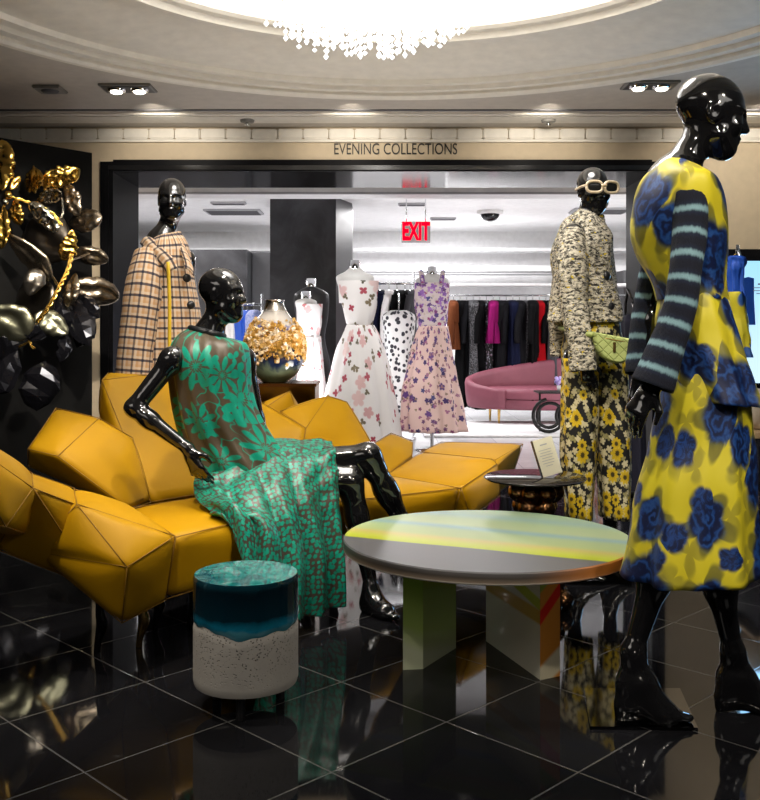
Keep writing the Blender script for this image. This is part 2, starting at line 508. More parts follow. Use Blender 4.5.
# --- resin and concrete stool
g = G('teal_resin', .04, Coat_Weight=1., IOR=1.5)
o = g.sep(g.co()); nz = g.noise(g.mapv(g.co(), scale=(3, 3, 1.5)), 3., 4., .6, 1.5)
hgt = g.ma('ADD', g.ma('DIVIDE', g.ma('SUBTRACT', o[2], .27), .14), g.ma('MULTIPLY', g.ma('SUBTRACT', nz, .5), .25))
side = g.ramp(hgt, [(0., (.05, .20, .26)), (.05, (.006, .15, .25)), (.16, (.002, .09, .15)), (.25, (.001, .018, .030)), (.8, (.001, .008, .014)), (.97, (.002, .03, .045))])
wv = g.ma('ABSOLUTE', g.ma('SUBTRACT', g.noise(g.mapv(g.co(), scale=(1, 2.2, 1), rot=(0, 0, .4)), 9., 4., .55, 1.6), .5))
topc = g.ramp(wv, [(0., (.16, .34, .34)), (.04, (.02, .16, .20)), (.14, (.004, .085, .125)), (.4, (.002, .05, .085))])
up = g.step(g.sep(g.n('NewGeometry').outputs['Normal'])[2], .6, .9)
drip = g.step(g.noise(g.mapv(g.co(), scale=(14, 14, 1.5)), 2., 2.), .64, .72)
side = g.mix(g.ma('MULTIPLY', drip, .25), side, (.10, .24, .28))
g.set(Base_Color=g.mix(up, side, topc)); M['teal_resin'] = g.out()
g = G('concrete', .8)
o = g.sep(g.co()); pit = g.vor(g.co(), 120., '3D')['Distance']; nz = g.noise(g.co(), 9., 6., .65)
rough_zone = g.step(g.ma('ADD', o[2], g.ma('MULTIPLY', nz, .12)), .15, .26)
hole = g.ma('MULTIPLY', g.ma('SUBTRACT', 1., g.step(pit, .14, .34)), g.ma('MULTIPLY', rough_zone, g.step(g.noise(g.co(), 26., 3.), .36, .50)))
col = g.mix(nz, (.26, .245, .225), (.42, .40, .37))
g.set(Base_Color=g.mix(hole, col, (.11, .10, .09))); g.bump(g.ma('SUBTRACT', g.ma('MULTIPLY', nz, .5), hole), .7, .006); M['concrete'] = g.out()

# --- clothing
g = G('teal_floral', .42)
uv = g.warp(g.uv(), 6., .02)
vein = lambda q, a, n: g.ma('SUBTRACT', 1., g.ma('MULTIPLY', g.step(g.ma('ABSOLUTE', g.ma('SINE', g.ma('MULTIPLY', a, n))), .80, .96), g.step(q, .15, .3)))
m1, q1, a1, r1 = g.flower(uv, 5.6, 9., .12, .56, .55, .05, 1.0)
m2, q2, a2, r2 = g.flower(g.vm('ADD', uv, (.37, .21, 0)), 9.5, 3., .05, .42, .9, .08, 1.1)
v1 = g.ma('MULTIPLY', m1, vein(q1, a1, 4.5)); core = g.ma('SUBTRACT', 1., g.step(g.ma('ABSOLUTE', g.ma('SUBTRACT', q1, .22)), .02, .07))
v1 = g.ma('MULTIPLY', v1, g.ma('SUBTRACT', 1., core))
ring = g.ma('MULTIPLY', g.ma('SUBTRACT', 1., g.step(g.ma('ABSOLUTE', g.ma('SUBTRACT', g.noise(uv, 13., 1.), .5)), .010, .022)), g.step(g.noise(uv, 5., 1.), .46, .54))
msk = g.ma('MAXIMUM', g.ma('MAXIMUM', v1, g.ma('MULTIPLY', m2, g.ma('GREATER_THAN', r2[2], .35))), ring)
teal = g.mix(g.noise(uv, 25., 2.), (.002, .22, .145), (.006, .36, .25))
g.set(Base_Color=g.mix(msk, (.085, .064, .042), teal)); M['teal_floral'] = g.out()

g = G('teal_dots', .38)
uv = g.mapv(g.uv(), scale=(1., 1., 1.)); m, q, a, r = g.flower(g.warp(uv, 30., .002), 52., 5., .35, .47, .62, .12, .6)
teal = g.mix(r[2], (.002, .20, .135), (.004, .32, .22))
g.set(Base_Color=g.mix(m, (.060, .046, .034), teal)); M['teal_dots'] = g.out()

g = G('plaid', .85)
x = g.sep(g.uv())
def bands(s, per, c, w, soft=.2):
    d = g.ma('ABSOLUTE', g.ma('SUBTRACT', g.ma('FRACT', g.ma('DIVIDE', s, per)), c))
    return g.ma('SUBTRACT', 1., g.step(d, w * (1 - soft), w * (1 + soft)))
col = g.mix(g.ma('MULTIPLY', bands(x[0], .052, .25, .11), .65), (.62, .44, .29), (.56, .29, .12))
col = g.mix(g.ma('MULTIPLY', bands(x[1], .052, .25, .11), .5), col, (.58, .31, .13))
col = g.mix(g.ma('MULTIPLY', g.ma('MAXIMUM', bands(x[0], .052, .5, .10), bands(x[1], .052, .5, .10)), .5), col, (.74, .64, .50))
nav = g.ma('ADD', g.ma('MULTIPLY', bands(x[0], .052, .75, .10), .72), g.ma('MULTIPLY', bands(x[1], .052, .75, .11), .88), clamp=True)
col = g.mix(nav, col, (.018, .018, .04)); g.set(Base_Color=col); g.bump(g.noise(g.uv(), 300., 2.), .2, .002); M['plaid'] = g.out()

g = G('tweed', .95)
p = g.mapv(g.uv(), scale=(34, 80, 1)); n1 = g.noise(p, 1., 3., .7, .6); n2 = g.noise(g.mapv(g.uv(), scale=(60, 120, 1), loc=(9, 4, 0)), 1., 2., .6, .4)
col = g.mix(g.step(n1, .40, .60), (.016, .015, .013), (.58, .53, .42))
col = g.mix(g.step(n2, .60, .70), col, (.80, .77, .68)); col = g.mix(g.step(g.noise(g.mapv(g.uv(), scale=(40, 60, 1), loc=(3, 8, 0)), 1., 2.), .63, .70), col, (.62, .46, .02))
g.set(Base_Color=col); g.bump(n1, 1., .012); M['tweed'] = g.out()

g = G('sunflower_print', .7)
uv = g.warp(g.uv(), 14., .012)
m1, q1, a1, r1 = g.flower(uv, 12., 9., .26, .40, .8, .1); m2, q2, a2, r2 = g.flower(g.vm('ADD', uv, (.31, .17, 0)), 27., 5., .22, .52, .9, .15)
m3, q3, a3, r3 = g.flower(g.vm('ADD', uv, (.11, .47, 0)), 34., 4., .2, .5, .9, .2)
col = g.mix(g.ma('MULTIPLY', m3, g.ma('GREATER_THAN', r3[2], .35)), (.004, .004, .005), (.30, .27, .11))
col = g.mix(g.ma('MULTIPLY', m2, g.ma('GREATER_THAN', r2[2], .30)), col, (.60, .54, .33))
yel = g.mix(g.step(q1, .30, .42), (.05, .035, .004), g.mix(q1, (.46, .28, .0), (.66, .48, .01)))
col = g.mix(g.ma('MULTIPLY', m1, g.ma('GREATER_THAN', r1[2], .32)), col, yel); g.set(Base_Color=col); M['sunflower_print'] = g.out()

g = G('blue_rose', .5)
uv = g.uv(); w = g.warp(uv, 7., .07)
m1, q1, a1, r1 = g.flower(w, 4.6, 5., .34, .40, .75, .14, .5)
lf, lq, la, lr = g.flower(g.warp(uv, 9., .05), 4.6, 5., .14, .56, .75, .1, 1.1)
m2, q2, a2, r2 = g.flower(g.vm('ADD', w, (.43, .29, 0)), 8.5, 5., .30, .38, .8, .2, .5)
base = g.mix(g.noise(uv, 4., 3.), (.60, .50, .012), (.76, .66, .03))
leafc = g.mix(g.noise(uv, 18., 3.), (.09, .085, .018), (.26, .235, .03))
col = g.mix(g.ma('MULTIPLY', lf, .9), base, leafc)
lf2, z1, z2, z3 = g.flower(g.vm('ADD', w, (.48, .33, 0)), 8.5, 3., .08, .42, .8, .3, 1.)
col = g.mix(g.ma('MULTIPLY', lf2, .55), col, leafc)
swirl = g.ma('SINE', g.ma('ADD', g.ma('MULTIPLY', q1, 10.), g.ma('ADD', g.ma('MULTIPLY', a1, 1.), g.ma('MULTIPLY', g.noise(uv, 17., 3.), 22.))))
rose = g.mix(g.step(swirl, -.8, 1.), (.002, .008, .05), (.008, .05, .22))
rose = g.mix(g.ma('MULTIPLY', g.step(swirl, .8, 1.), .7), rose, (.02, .08, .26))
halo = g.ma('SUBTRACT', 1., g.step(q1, .85, 1.25))
col = g.mix(g.ma('MULTIPLY', halo, .5), col, (.03, .09, .09))
col = g.mix(m1, col, rose)
s2 = g.mix(g.step(g.noise(uv, 26., 3., .6, 2.), .4, .62), (.002, .008, .05), (.008, .05, .22))
col = g.mix(g.ma('MULTIPLY', m2, g.ma('GREATER_THAN', r2[2], .45)), col, s2)
g.set(Base_Color=col); M['blue_rose'] = g.out()

g = G('striped_knit', .95, Sheen_Weight=.0)
x = g.sep(g.uv()); fz = g.ma('MULTIPLY', g.ma('SUBTRACT', g.noise(g.mapv(g.uv(), scale=(90, 14, 1)), 1., 3.), .5), .20)
d = g.ma('ABSOLUTE', g.ma('SUBTRACT', g.ma('FRACT', g.ma('ADD', g.ma('DIVIDE', x[1], .066), fz)), .5))
st = g.ma('SUBTRACT', 1., g.step(d, .04, .20)); halo = g.ma('SUBTRACT', 1., g.step(d, .12, .42))
col = g.mix(g.ma('MULTIPLY', halo, .5), (.0025, .004, .013), (.010, .022, .055)); col = g.mix(st, col, (.20, .34, .38))
g.set(Base_Color=col); g.bump(g.noise(g.mapv(g.uv(), scale=(250, 120, 1)), 1., 2.), .5, .004); M['striped_knit'] = g.out()

def print_cloth(k, base, layers, rough=.7, alpha=None, warp=.015):
    g = G(k, rough); col = base; uv = g.warp(g.uv(), 12., warp)
    for off, sc, pet, ra, rb, thr, cc, c2 in layers:
        m, q, a, r = g.flower(g.vm('ADD', uv, (*off, 0)), sc, pet, ra, rb, .9, .15, .7)
        col = g.mix(g.ma('MULTIPLY', m, g.ma('GREATER_THAN', r[2], thr)), col, g.mix(r[1], cc, c2))
    g.set(Base_Color=col)
    if alpha: g.set(Alpha=alpha)
    M[k] = g.out()
print_cloth('rose_gown', (.84, .80, .79), [((0, 0), 5., 5., .2, .36, .62, (.66, .36, .36), (.78, .58, .56)), ((.3, .1), 11., 3., .08, .36, .72, (.09, .08, .05), (.22, .17, .10)),
   ((.1, .4), 8., 4., .12, .32, .78, (.36, .03, .06), (.50, .12, .15))])
print_cloth('sheath_print', (.84, .81, .82), [((0, 0), 9., 4., .2, .36, .65, (.70, .40, .42), (.80, .6, .6)), ((.4, .2), 14., 4., .12, .30, .78, (.62, .08, .12), (.7, .3, .3))])
print_cloth('violet_appliques', (.74, .52, .48), [((0, 0), 11., 5., .2, .36, .55, (.03, .02, .10), (.13, .05, .22)), ((.3, .2), 15., 5., .15, .34, .65, (.25, .04, .12), (.05, .06, .20)),
   ((.2, .5), 20., 3., .1, .35, .5, (.26, .20, .10), (.35, .12, .25))])
print_cloth('violet_bodice', (.78, .66, .68), [((0, 0), 16., 5., .25, .50, .25, (.20, .08, .42), (.46, .22, .60)), ((.3, .2), 20., 5., .2, .45, .4, (.40, .06, .20), (.06, .06, .26)), ((.5, .1), 24., 4., .1, .4, .5, (.62, .50, .42), (.8, .7, .7))])
print_cloth('polka', (.74, .74, .74), [((0, 0), 17., 1., .32, .34, .12, (.02, .02, .03), (.02, .02, .03))], warp=.0)
print_cloth('coral_floral', (.62, .55, .52), [((0, 0), 14., 5., .2, .5, .2, (.62, .16, .09), (.70, .36, .22)), ((.3, .3), 20., 4., .2, .5, .5, (.04, .03, .05), (.14, .10, .12))])
print_cloth('white_sprig', (.004, .004, .005), [((0, 0), 22., 5., .12, .38, .6, (.40, .40, .44), (.2, .2, .28)), ((.3, .3), 28., 4., .1, .35, .75, (.3, .1, .2), (.25, .25, .3))])
print_cloth('sequin', (.010, .010, .012), [((0, 0), 60., 4., .2, .5, .4, (.25, .25, .27), (.08, .08, .09))], .6)
print_cloth('blue_lace', (.34, .38, .62), [((0, 0), 40., 5., .2, .5, .3, (.10, .16, .48), (.25, .3, .6))])
print_cloth('yellow_blue_cloth', (.72, .62, .03), [((0, 0), 7., 4., .2, .5, .3, (.01, .05, .26), (.03, .12, .4))], .5)
for k, c in dict(gown_black=(.0025, .0025, .003), gown_charcoal=(.008, .008, .010), gown_midnight=(.005, .007, .025), gown_red=(.30, .002, .006), gown_magenta=(.20, .005, .09), gown_rust=(.12, .035, .012), gown_grey=(.07, .07, .08), gown_plum=(.02, .004, .014)).items():
    simple(k, c, .9, Specular_IOR_Level=.1)

# --- green bag, vase, column
g = G('quilted_green', .55); x = g.sep(g.co())
u = g.ma('PINGPONG', g.ma('MULTIPLY', g.ma('ADD', x[0], x[2]), 22.), .5); v = g.ma('PINGPONG', g.ma('MULTIPLY', g.ma('SUBTRACT', x[0], x[2]), 22.), .5)
ht = g.ma('MINIMUM', g.step(u, 0., .12), g.step(v, 0., .12))
g.set(Base_Color=g.mix(ht, (.25, .30, .08), (.38, .44, .15))); g.bump(ht, .5, .008); M['quilted_green'] = g.out()
g = G('vase_glass', .08, Coat_Weight=1.)
o = g.sep(g.co()); nz = g.noise(g.co(), 7., 5., .6, 1.)
hh = g.ma('ADD', g.ma('DIVIDE', o[2], .49), g.ma('MULTIPLY', g.ma('SUBTRACT', nz, .5), .42))
g.set(Base_Color=g.ramp(hh, [(0., (.13, .20, .12)), (.16, (.24, .30, .18)), (.26, (.02, .035, .10)), (.36, (.012, .02, .07)), (.44, (.50, .32, .06)), (.62, (.60, .40, .14)), (.70, (.03, .05, .32)), (.76, (.72, .66, .60)), (1., (.78, .74, .72))]),
      Metallic=g.step(o[2], .40, .47)); M['vase_glass'] = g.out()
g = G('amber', .15, Coat_Weight=1.); v = g.vor(g.co(), 40., '3D'); 
g.set(Base_Color=g.ramp(g.sep(v['Color'])[0], [(0., (.40, .18, .02)), (.4, (.72, .42, .10)), (.75, (.85, .62, .34)), (1., (.92, .80, .64))])); M['amber'] = g.out()
g = G('column_plaster', .3); nz = g.noise(g.mapv(g.co(), scale=(1, 1, .7)), 2.2, 6., .65, 1.5)
g.set(Base_Color=g.mix(g.step(nz, .3, .75), (.013, .013, .015), (.040, .040, .045)), Roughness=g.ma('ADD', g.ma('MULTIPLY', nz, .3), .2)); M['column_plaster'] = g.out()
g = G('screen', .2); o = g.sep(g.co())
pic = g.step(o[2], .0, .9); g.set(Base_Color=(.02, .02, .02), Emission_Color=g.mix(pic, (.62, .84, 1.), (.36, .72, 1.)), Emission_Strength=1.5); M['screen'] = g.out()
g = G('rug', .95); n = g.noise(g.co(), 22., 4.); g.set(Base_Color=g.mix(n, (.62, .61, .62), (.84, .83, .84))); g.bump(n, .8, .02); M['rug'] = g.out()
# ------------------------------------------------------------------ the room
YW, ZC = 7.5, 2.74                       # wall with the opening, ceiling height
XL, XR, ZO = -2.15, 2.19, 2.44           # opening
def quad(*p): return MB().add(p, [tuple(range(len(p)))], None, False)
struct('floor', quad((-6, -4, 0), (6, -4, 0), (6, YW, 0), (-6, YW, 0)), M['black_granite'])
struct('floor_back', quad((-9, YW, 0), (10, YW, 0), (10, 16, 0), (-9, 16, 0)), M['white_marble'])
# ceiling with a round dome opening
DC, DR = Vector((.10, 3.95, 0)), 2.53
mb = MB(); n = 128; vs = []
for i in range(n):
    a = 2 * PI * i / n; c, s_ = math.cos(a), math.sin(a)
    vs.append((DC.x + DR * c, DC.y + DR * s_, ZC))
    tx = ((6.1 - DC.x) if c > 0 else (-6.1 - DC.x)) / c if abs(c) > 1e-6 else 1e9
    ty = ((YW - DC.y) if s_ > 0 else (-4.1 - DC.y)) / s_ if abs(s_) > 1e-6 else 1e9
    t = min(tx, ty); vs.append((DC.x + t * c, DC.y + t * s_, ZC))
mb.add(vs, [(2 * i, 2 * i + 1, (2 * i + 3) % (2 * n), (2 * i + 2) % (2 * n)) for i in range(n)], None, False)
for cx, cy in ((-6.1, -4.1), (6.1, -4.1), (-6.1, YW), (6.1, YW)):
    near = sorted(range(n), key=lambda i: (Vector(vs[2 * i + 1]) - Vector((cx, cy, ZC))).length)[:2]
    mb.add([vs[2 * near[0] + 1], vs[2 * near[1] + 1], (cx, cy, ZC)], [(0, 1, 2)], None, False)
struct('ceiling', mb, M['ceiling'])
prof = [(2.53, 2.74), (2.53, 2.715), (2.50, 2.70), (2.46, 2.70), (2.44, 2.715), (2.44, 2.735), (2.38, 2.735), (2.37, 2.72), (2.33, 2.72), (2.32, 2.745), (2.25, 2.745), (2.24, 2.73), (2.21, 2.73),
        (2.20, 2.76), (2.08, 2.765), (1.97, 2.78), (1.84, 2.81), (1.74, 2.83), (1.66, 2.83), (1.64, 2.81), (1.58, 2.81), (1.56, 2.84), (1.52, 2.845), (1.50, 2.86)]
struct('trim_dome', MB().lathe(prof, (DC.x, DC.y, 0), 160, cap=False), M['cream_trim'], 25)
prof = [(1.50, 2.86), (1.80, 2.93)] + [(1.80 * math.cos(t), 2.93 + .62 * math.sin(t)) for t in [PI / 2 * k / 10 for k in range(1, 11)]]
struct('ceiling_dome', MB().lathe(prof, (DC.x, DC.y, 0), 96, cap=False), M['dome_white'])
# fine tray lines of the ceiling round the room
mb = MB()
mb.box((0, 7.02, ZC - .006), (9., .05, .012)); mb.box((0, 7.2, ZC - .004), (9.6, .22, .008))
struct('trim_ceiling', mb, M['cream_trim'])
mb = MB(); mb.box((0, 6.9, ZC - .004), (9., .03, .008)); struct('trim_painted_shadow', mb, M['vent_dark'])  # dark strip painted in as the shadow of the tray step
# wall with the opening
D = .9
struct('wall_left', MB().box(((-6 + XL) / 2, YW + D / 2, ZC / 2), (XL + 6, D, ZC)), M['beige_wall'])
struct('wall_right', MB().box(((6 + XR) / 2, YW + D / 2, ZC / 2), (6 - XR, D, ZC)), M['beige_wall'])
struct('wall_header', MB().box(((XL + XR) / 2, YW + D / 2, (ZC + ZO) / 2), (XR - XL, D, ZC - ZO)), M['beige_wall'])
mb = MB()
for k in range(62): mb.box((-6 + .1 + k * .2, YW - .02, 2.685), (.194, .03, .08), bev=.008)
mb.box((0, YW - .015, 2.632), (12, .03, .02))
struct('trim_cornice', mb, M['cream_trim'])
mb = MB(); t = .035
mb.box((XL + t / 2, YW + D / 2 - .01, ZO / 2), (t, D + .04, ZO)); mb.box((XR - t / 2, YW + D / 2 - .01, ZO / 2), (t, D + .04, ZO))
struct('trim_opening_soffit', MB().box(((XL + XR) / 2, YW + D / 2 - .01, ZO - t / 2), (XR - XL - 2 * t, D + .04, t)), M['black_lacquer'])
mb.box((XL + .02, YW - .012, ZO / 2), (.10, .02, ZO + .06)); mb.box((XR - .02, YW - .012, ZO / 2), (.10, .02, ZO + .06))
mb.box(((XL + XR) / 2, YW - .012, ZO - .0), (XR - XL - .14, .02, .09))
struct('trim_opening_frame', mb, M['frame_black'])
# rest of the front room, behind and beside the camera
struct('wall_side_left', quad((-6, -4, 0), (-6, YW, 0), (-6, YW, ZC), (-6, -4, ZC)), M['back_dim'])
struct('wall_side_right', quad((6, -4, 0), (6, YW, 0), (6, YW, ZC), (6, -4, ZC)), M['back_dim'])
struct('wall_rear', quad((-6, -4, 0), (6, -4, 0), (6, -4, ZC), (-6, -4, ZC)), M['back_dim'])
# angled black wall that carries the metal flower relief
a, b = Vector((-2.07, 6.9, 0)), Vector((-3.6, 5.02, 0)); nn = Vector((-(b - a).y, (b - a).x, 0)).normalized() * -.12
if nn.y < 0: nn = -nn
zz = Vector((0, 0, 2.43)); P = [a, b, b + nn, a + nn]
struct('wall_art', MB().add(P + [p + zz for p in P], [(0, 1, 2, 3), (4, 5, 6, 7), (0, 1, 5, 4), (1, 2, 6, 5), (2, 3, 7, 6), (3, 0, 4, 7)], None, False), M['art_panel'])
# bright sales room beyond
ZB, YB = 2.6, 14.
struct('ceiling_back', quad((-9, YW + D, ZB), (10, YW + D, ZB), (10, 16, ZB), (-9, 16, ZB)), M['white_ceiling'])
struct('wall_back', MB().box((.5, YB + .1, ZB / 2), (19, .2, ZB)), M['white_paint'])
struct('wall_back_left', quad((-9, 8.4, 0), (-9, 16, 0), (-9, 16, ZB), (-9, 8.4, ZB)), M['white_paint'])
struct('wall_back_right', quad((10, 8.4, 0), (10, 16, 0), (10, 16, ZB), (10, 8.4, ZB)), M['white_paint'])
x0, x1 = (130 - CX) * 12.6 / F, (247 - CX) * 12.6 / F
struct('wall_dark_left', MB().box(((x0 + x1) / 2 - 1.2, 12.9, 1.11), (x1 - x0 + 2.4, .6, 2.22)), M['column_plaster'])
struct('wall_grey_end', MB().box((x1 + .2, 13.3, 1.11), (.38, .5, 2.22)), M['grey_wall'])
x0, x1 = (270 - CX) * 10.4 / F, (336 - CX) * 10.4 / F
q5 = [Vector((x, y, 0)) for x, y in ((x0, 10.4), (x1, 10.4), ((352 - CX) * 10.9 / F, 10.9), ((352 - CX) * 10.9 / F, 11.3), (x0, 11.3))]
struct('column', MB().add(q5 + [p + Vector((0, 0, ZB)) for p in q5], [tuple(range(5)), tuple(range(5, 10))] + [(i, (i + 1) % 5, 5 + (i + 1) % 5, 5 + i) for i in range(5)], None, False), M['column_plaster'])
x0 = (632 - CX) * 12. / F
struct('wall_dark_right', MB().box((x0 + 1.6, 13.0, .98), (3., .4, 1.96)), M['grey_wall'])
mb = MB()
for z, h, y in ((2.30, .04, 13.7), (2.02, .08, 13.5)): mb.box((1.4, y, z), (9, .3, h))
for z in (2.52,): mb.box((.4, 9.2, z), (14, .35, .16))
struct('trim_soffits', mb, M['white_paint'])
mb = MB()
for z, y in ((1.95, 13.5),): mb.box((1.4, y, z), (9, .28, .02))
mb.box((.4, 9.02, 2.445), (14, .02, .02))
struct('trim_soffit_lines', mb, M['vent'])
# air vents, slots and lamps in the two ceilings
def vent(px0, px1, y, Y, dy, label, dark=False):
    c = W((px0 + px1) / 2, y, Y); w = (px1 - px0) * Y / F
    t = thing('ceiling_vent', label, 'vent', (c.x, Y, ZB - .03))
    mb = MB(); mb.box((c.x, Y, ZB - .012), (w, dy, .022), bev=.004); part('frame', mb, M['vent'], t)
    mb = MB(); k = max(2, int(dy / .07))
    for i in range(k): mb.box((c.x, Y - dy / 2 + dy * (i + .5) / k, ZB - .026), (w * .9, dy / k * .5, .008))
    part('slats', mb, M['vent_dark'], t)
vent(206, 262, 212, 11.6, .42, 'square grey air vent in the white ceiling left of the dark column')
vent(211, 246, 203, 10.8, .10, 'narrow slot vent in the white ceiling nearest the soffit')
vent(572, 628, 212, 11.5, .45, 'grey air vent in the white ceiling behind the sunglasses mannequin')
vent(398, 426, 204, 10.9, .10, 'slot vent in the white ceiling above the exit sign')
vent(430, 456, 219, 12.3, .12, 'slot vent in the white ceiling between the exit sign and the dome camera')
c = W(490, 211, 11.6)
t = thing('dome_camera', 'black glass dome camera in a white ring on the white ceiling', 'security camera', (c.x, 11.6, ZB - .1))
part('ring', MB().lathe([(.0, 2.60), (.16, 2.60), (.16, 2.572), (.13, 2.56)], (c.x, 11.6, 0), 32), M['form_white'], t)
part('dome', MB().sphere((c.x, 11.6, 2.565), (.115, .115, .095), 24), M['black_lacquer'], t)
def twin(px, y, label, n):
    Y = (ZC - E) * F / (HZ - y); c = W(px, y, Y)
    t = thing('recessed_spotlight', label, 'ceiling light', (c.x, Y, ZC - .02))
    w = .34 if n == 2 else .16
    mb = MB(); mb.box((c.x, Y, ZC - .008), (w, .2, .016), bev=.004); part('frame', mb, M['housing'], t)
    mb = MB(); mb.box((c.x, Y, ZC - .017), (w - .03, .16, .004)); part('recess', mb, M['black_satin'], t)
    for i in range(n):
        x = c.x + (i - (n - 1) / 2) * .15
        l = part('lamp', MB().lathe([(.0, ZC - .03), (.055, ZC - .03), (.06, ZC - .018)], (x, Y, 0), 24), M['chrome'], t)
        part('bulb', MB().sphere((x, Y, ZC - .032), (.04, .04, .014), 16), M['lamp_glow'], l)
twin(128, 87, 'black framed twin recessed spotlight on the left of the ceiling', 2)
twin(650, 84, 'black framed twin recessed spotlight above the tall mannequin on the right', 2)
c = W(50, 88, 6.28)
t = thing('small_downlight', 'small square fitting in the ceiling left of the twin spotlight', 'ceiling fitting', (c.x, 6.28, ZC - .02))  # a small square downlight, modelled unlit
mb = MB(); mb.box((c.x, 6.28, ZC - .01), (.18, .18, .02), bev=.006); part('frame', mb, M['housing'], t)
part('lamp', MB().lathe([(0, ZC - .03), (.05, ZC - .028), (.06, ZC - .018)], (c.x, 6.28, 0), 20), M['vent_dark'], t)
for px, lab in ((250, 'tiny round sprinkler on the ceiling left of the wall lettering'), (545, 'tiny round sprinkler on the ceiling right of the wall lettering')):
    c = W(px, 125, 7.35); t = thing('sprinkler', lab, 'sprinkler', (c.x, 7.2, ZC - .05))
    part('plate', MB().lathe([(0, ZC - .024), (.05, ZC - .024), (.055, ZC - .008), (0, ZC - .008)], (c.x, 7.2, 0), 20), M['housing'], t)
    part('nozzle', MB().lathe([(0, ZC - .05), (.02, ZC - .048), (.012, ZC - .028)], (c.x, 7.2, 0), 12), M['chrome'], t)
# lettering
def text(name, body, loc, size, mat, label, cat_, sx=1., rot=(R(90), 0, 0), parent=None, ext=.003, bold=0.):
    cu = bpy.data.curves.new(name, 'FONT'); cu.body = body; cu.size = size; cu.offset = bold; cu.align_x = 'CENTER'; cu.align_y = 'CENTER'; cu.extrude = ext
    cu.materials.append(mat)
    tmp = bpy.data.objects.new(name, cu); C.objects.link(tmp); dg = bpy.context.evaluated_depsgraph_get(); dg.update()
    me = bpy.data.meshes.new_from_object(tmp.evaluated_get(dg)); bpy.data.objects.remove(tmp)
    me.transform(Matrix.Rotation(rot[0], 4, 'X') @ Matrix.Diagonal((sx, 1, 1, 1)))
    o = bpy.data.objects.new(name, me); C.objects.link(o)
    if parent: o.parent = parent; o.location = Vector(loc) - parent.location
    else: o.location = loc; props(o, label, cat_)
    return o
c = W(395.5, 149.5, YW - .006)
text('wall_lettering', 'EVENING COLLECTIONS', c, .125, M['ink'], 'thin black capital lettering reading EVENING COLLECTIONS on the beige header', 'lettering', .70)
c = W(416, 232, 10.0)
t = thing('exit_sign', 'red lettered EXIT sign hanging from the white ceiling', 'exit sign', (c.x, 10., c.z - .12))
g = G('sign_glass', .1, Alpha=.5); g.set(Base_Color=(.40, .36, .37)); M['sign_glass'] = g.out()
part('plate', MB().box((c.x, 10.02, c.z), (.30, .015, .22), bev=.004), M['sign_glass'], t)
text('lettering', 'EXIT', (c.x, 10., c.z), .255, M['exit_red'], None, None, .55, parent=t, bold=.010)
for s_ in (-.1, .1): part('hanger', MB().tube([(c.x + s_, 10.02, c.z + .1), (c.x + s_, 10.02, ZB)], .006, 8, 1), M['chrome'], t)

# chandelier
cc = Vector((-.045, 3.95, .07))
t = thing('chandelier', 'wide crystal chandelier hanging under the white dome', 'chandelier', (cc.x, cc.y, 2.33))
part('rod', MB().tube([(cc.x, cc.y, 3.03), (cc.x, cc.y, 3.54)], .02, 10, 1), M['chrome'], t)
mb = MB()
for r, z in ((.40, 2.82), (.28, 2.92), (.16, 3.04)):
    mb.tube([(cc.x + r * math.cos(a), cc.y + r * math.sin(a), z) for a in [2 * PI * k / 40 for k in range(41)]], .012, 8, 1)
for k in range(6):
    a = k * PI / 3; mb.tube([(cc.x, cc.y, 3.10), (cc.x + .4 * math.cos(a), cc.y + .4 * math.sin(a), 2.82)], .008, 6, 1)
part('frame', mb, M['chrome'], t)
mb = MB(); rr = random.Random(3)
for r, z0, nn_, ln in ((.42, 2.62, 60, .20), (.34, 2.62, 52, .24), (.26, 2.66, 40, .30), (.17, 2.70, 26, .36), (.08, 2.74, 12, .42)):
    for k in range(nn_):
        a = 2 * PI * k / nn_; L = ln * rr.uniform(.8, 1.12); z = z0 + .20
        while z > z0 - L:
            h = rr.uniform(.02, .034); p = Vector((cc.x + r * math.cos(a), cc.y + r * math.sin(a), z))
            q = .011
            mb.add([p + Vector(v) for v in ((0, 0, h / 2), (q, 0, 0), (0, q, 0), (-q, 0, 0), (0, -q, 0), (0, 0, -h / 2))],
                   [(0, 1, 2), (0, 2, 3), (0, 3, 4), (0, 4, 1), (5, 2, 1), (5, 3, 2), (5, 4, 3), (5, 1, 4)], None, False)
            z -= h + .004
part('crystals', mb, M['crystal'], t, kind='stuff')
# ------------------------------------------------------------------ mustard faceted sofa
def PTS(s): return [W(*p) for p in s]
t = thing('faceted_sofa', 'mustard yellow satin sofa of puffy faceted blocks', 'sofa', (-.1, 4.0, 0))
def lobe(name, pts, bulge=.03, label=None):
    sm = MB(); o = part(name, MB().hull(PTS(pts), bulge * .75, seams=sm), M['mustard'], t, label, merge=.0006)
    part('seam', sm, M['seam'], o)
    bv = o.modifiers.new('soft', 'SMOOTH'); bv.factor = .5; bv.iterations = 2
    return o
lobe('armrest', [(77, 504, 3.2), (175, 536, 3.27), (127, 567, 3.10), (122, 623, 3.2), (166, 600, 3.32), (33, 551, 3.22), (130, 507, 3.68), (74, 489, 3.5), (128, 565, 3.75), (70, 540, 3.55)], .035, 'nearest faceted block of the left arm')
lobe('armrest', [(33, 488, 3.10), (77, 505, 3.24), (33, 551, 3.27), (74, 488, 3.5), (30, 473, 3.35), (60, 550, 3.5), (-4, 549, 3.15), (-5, 470, 3.2), (100, 590, 3.3)], .012)
lobe('armrest', [(0, 459, 2.98), (33, 488, 3.06), (6, 527, 2.9), (-50, 430, 2.8), (0, 453, 3.25), (32, 473, 3.32), (-50, 424, 3.1), (-50, 515, 2.88), (30, 535, 3.22), (-40, 520, 3.1)], .03)
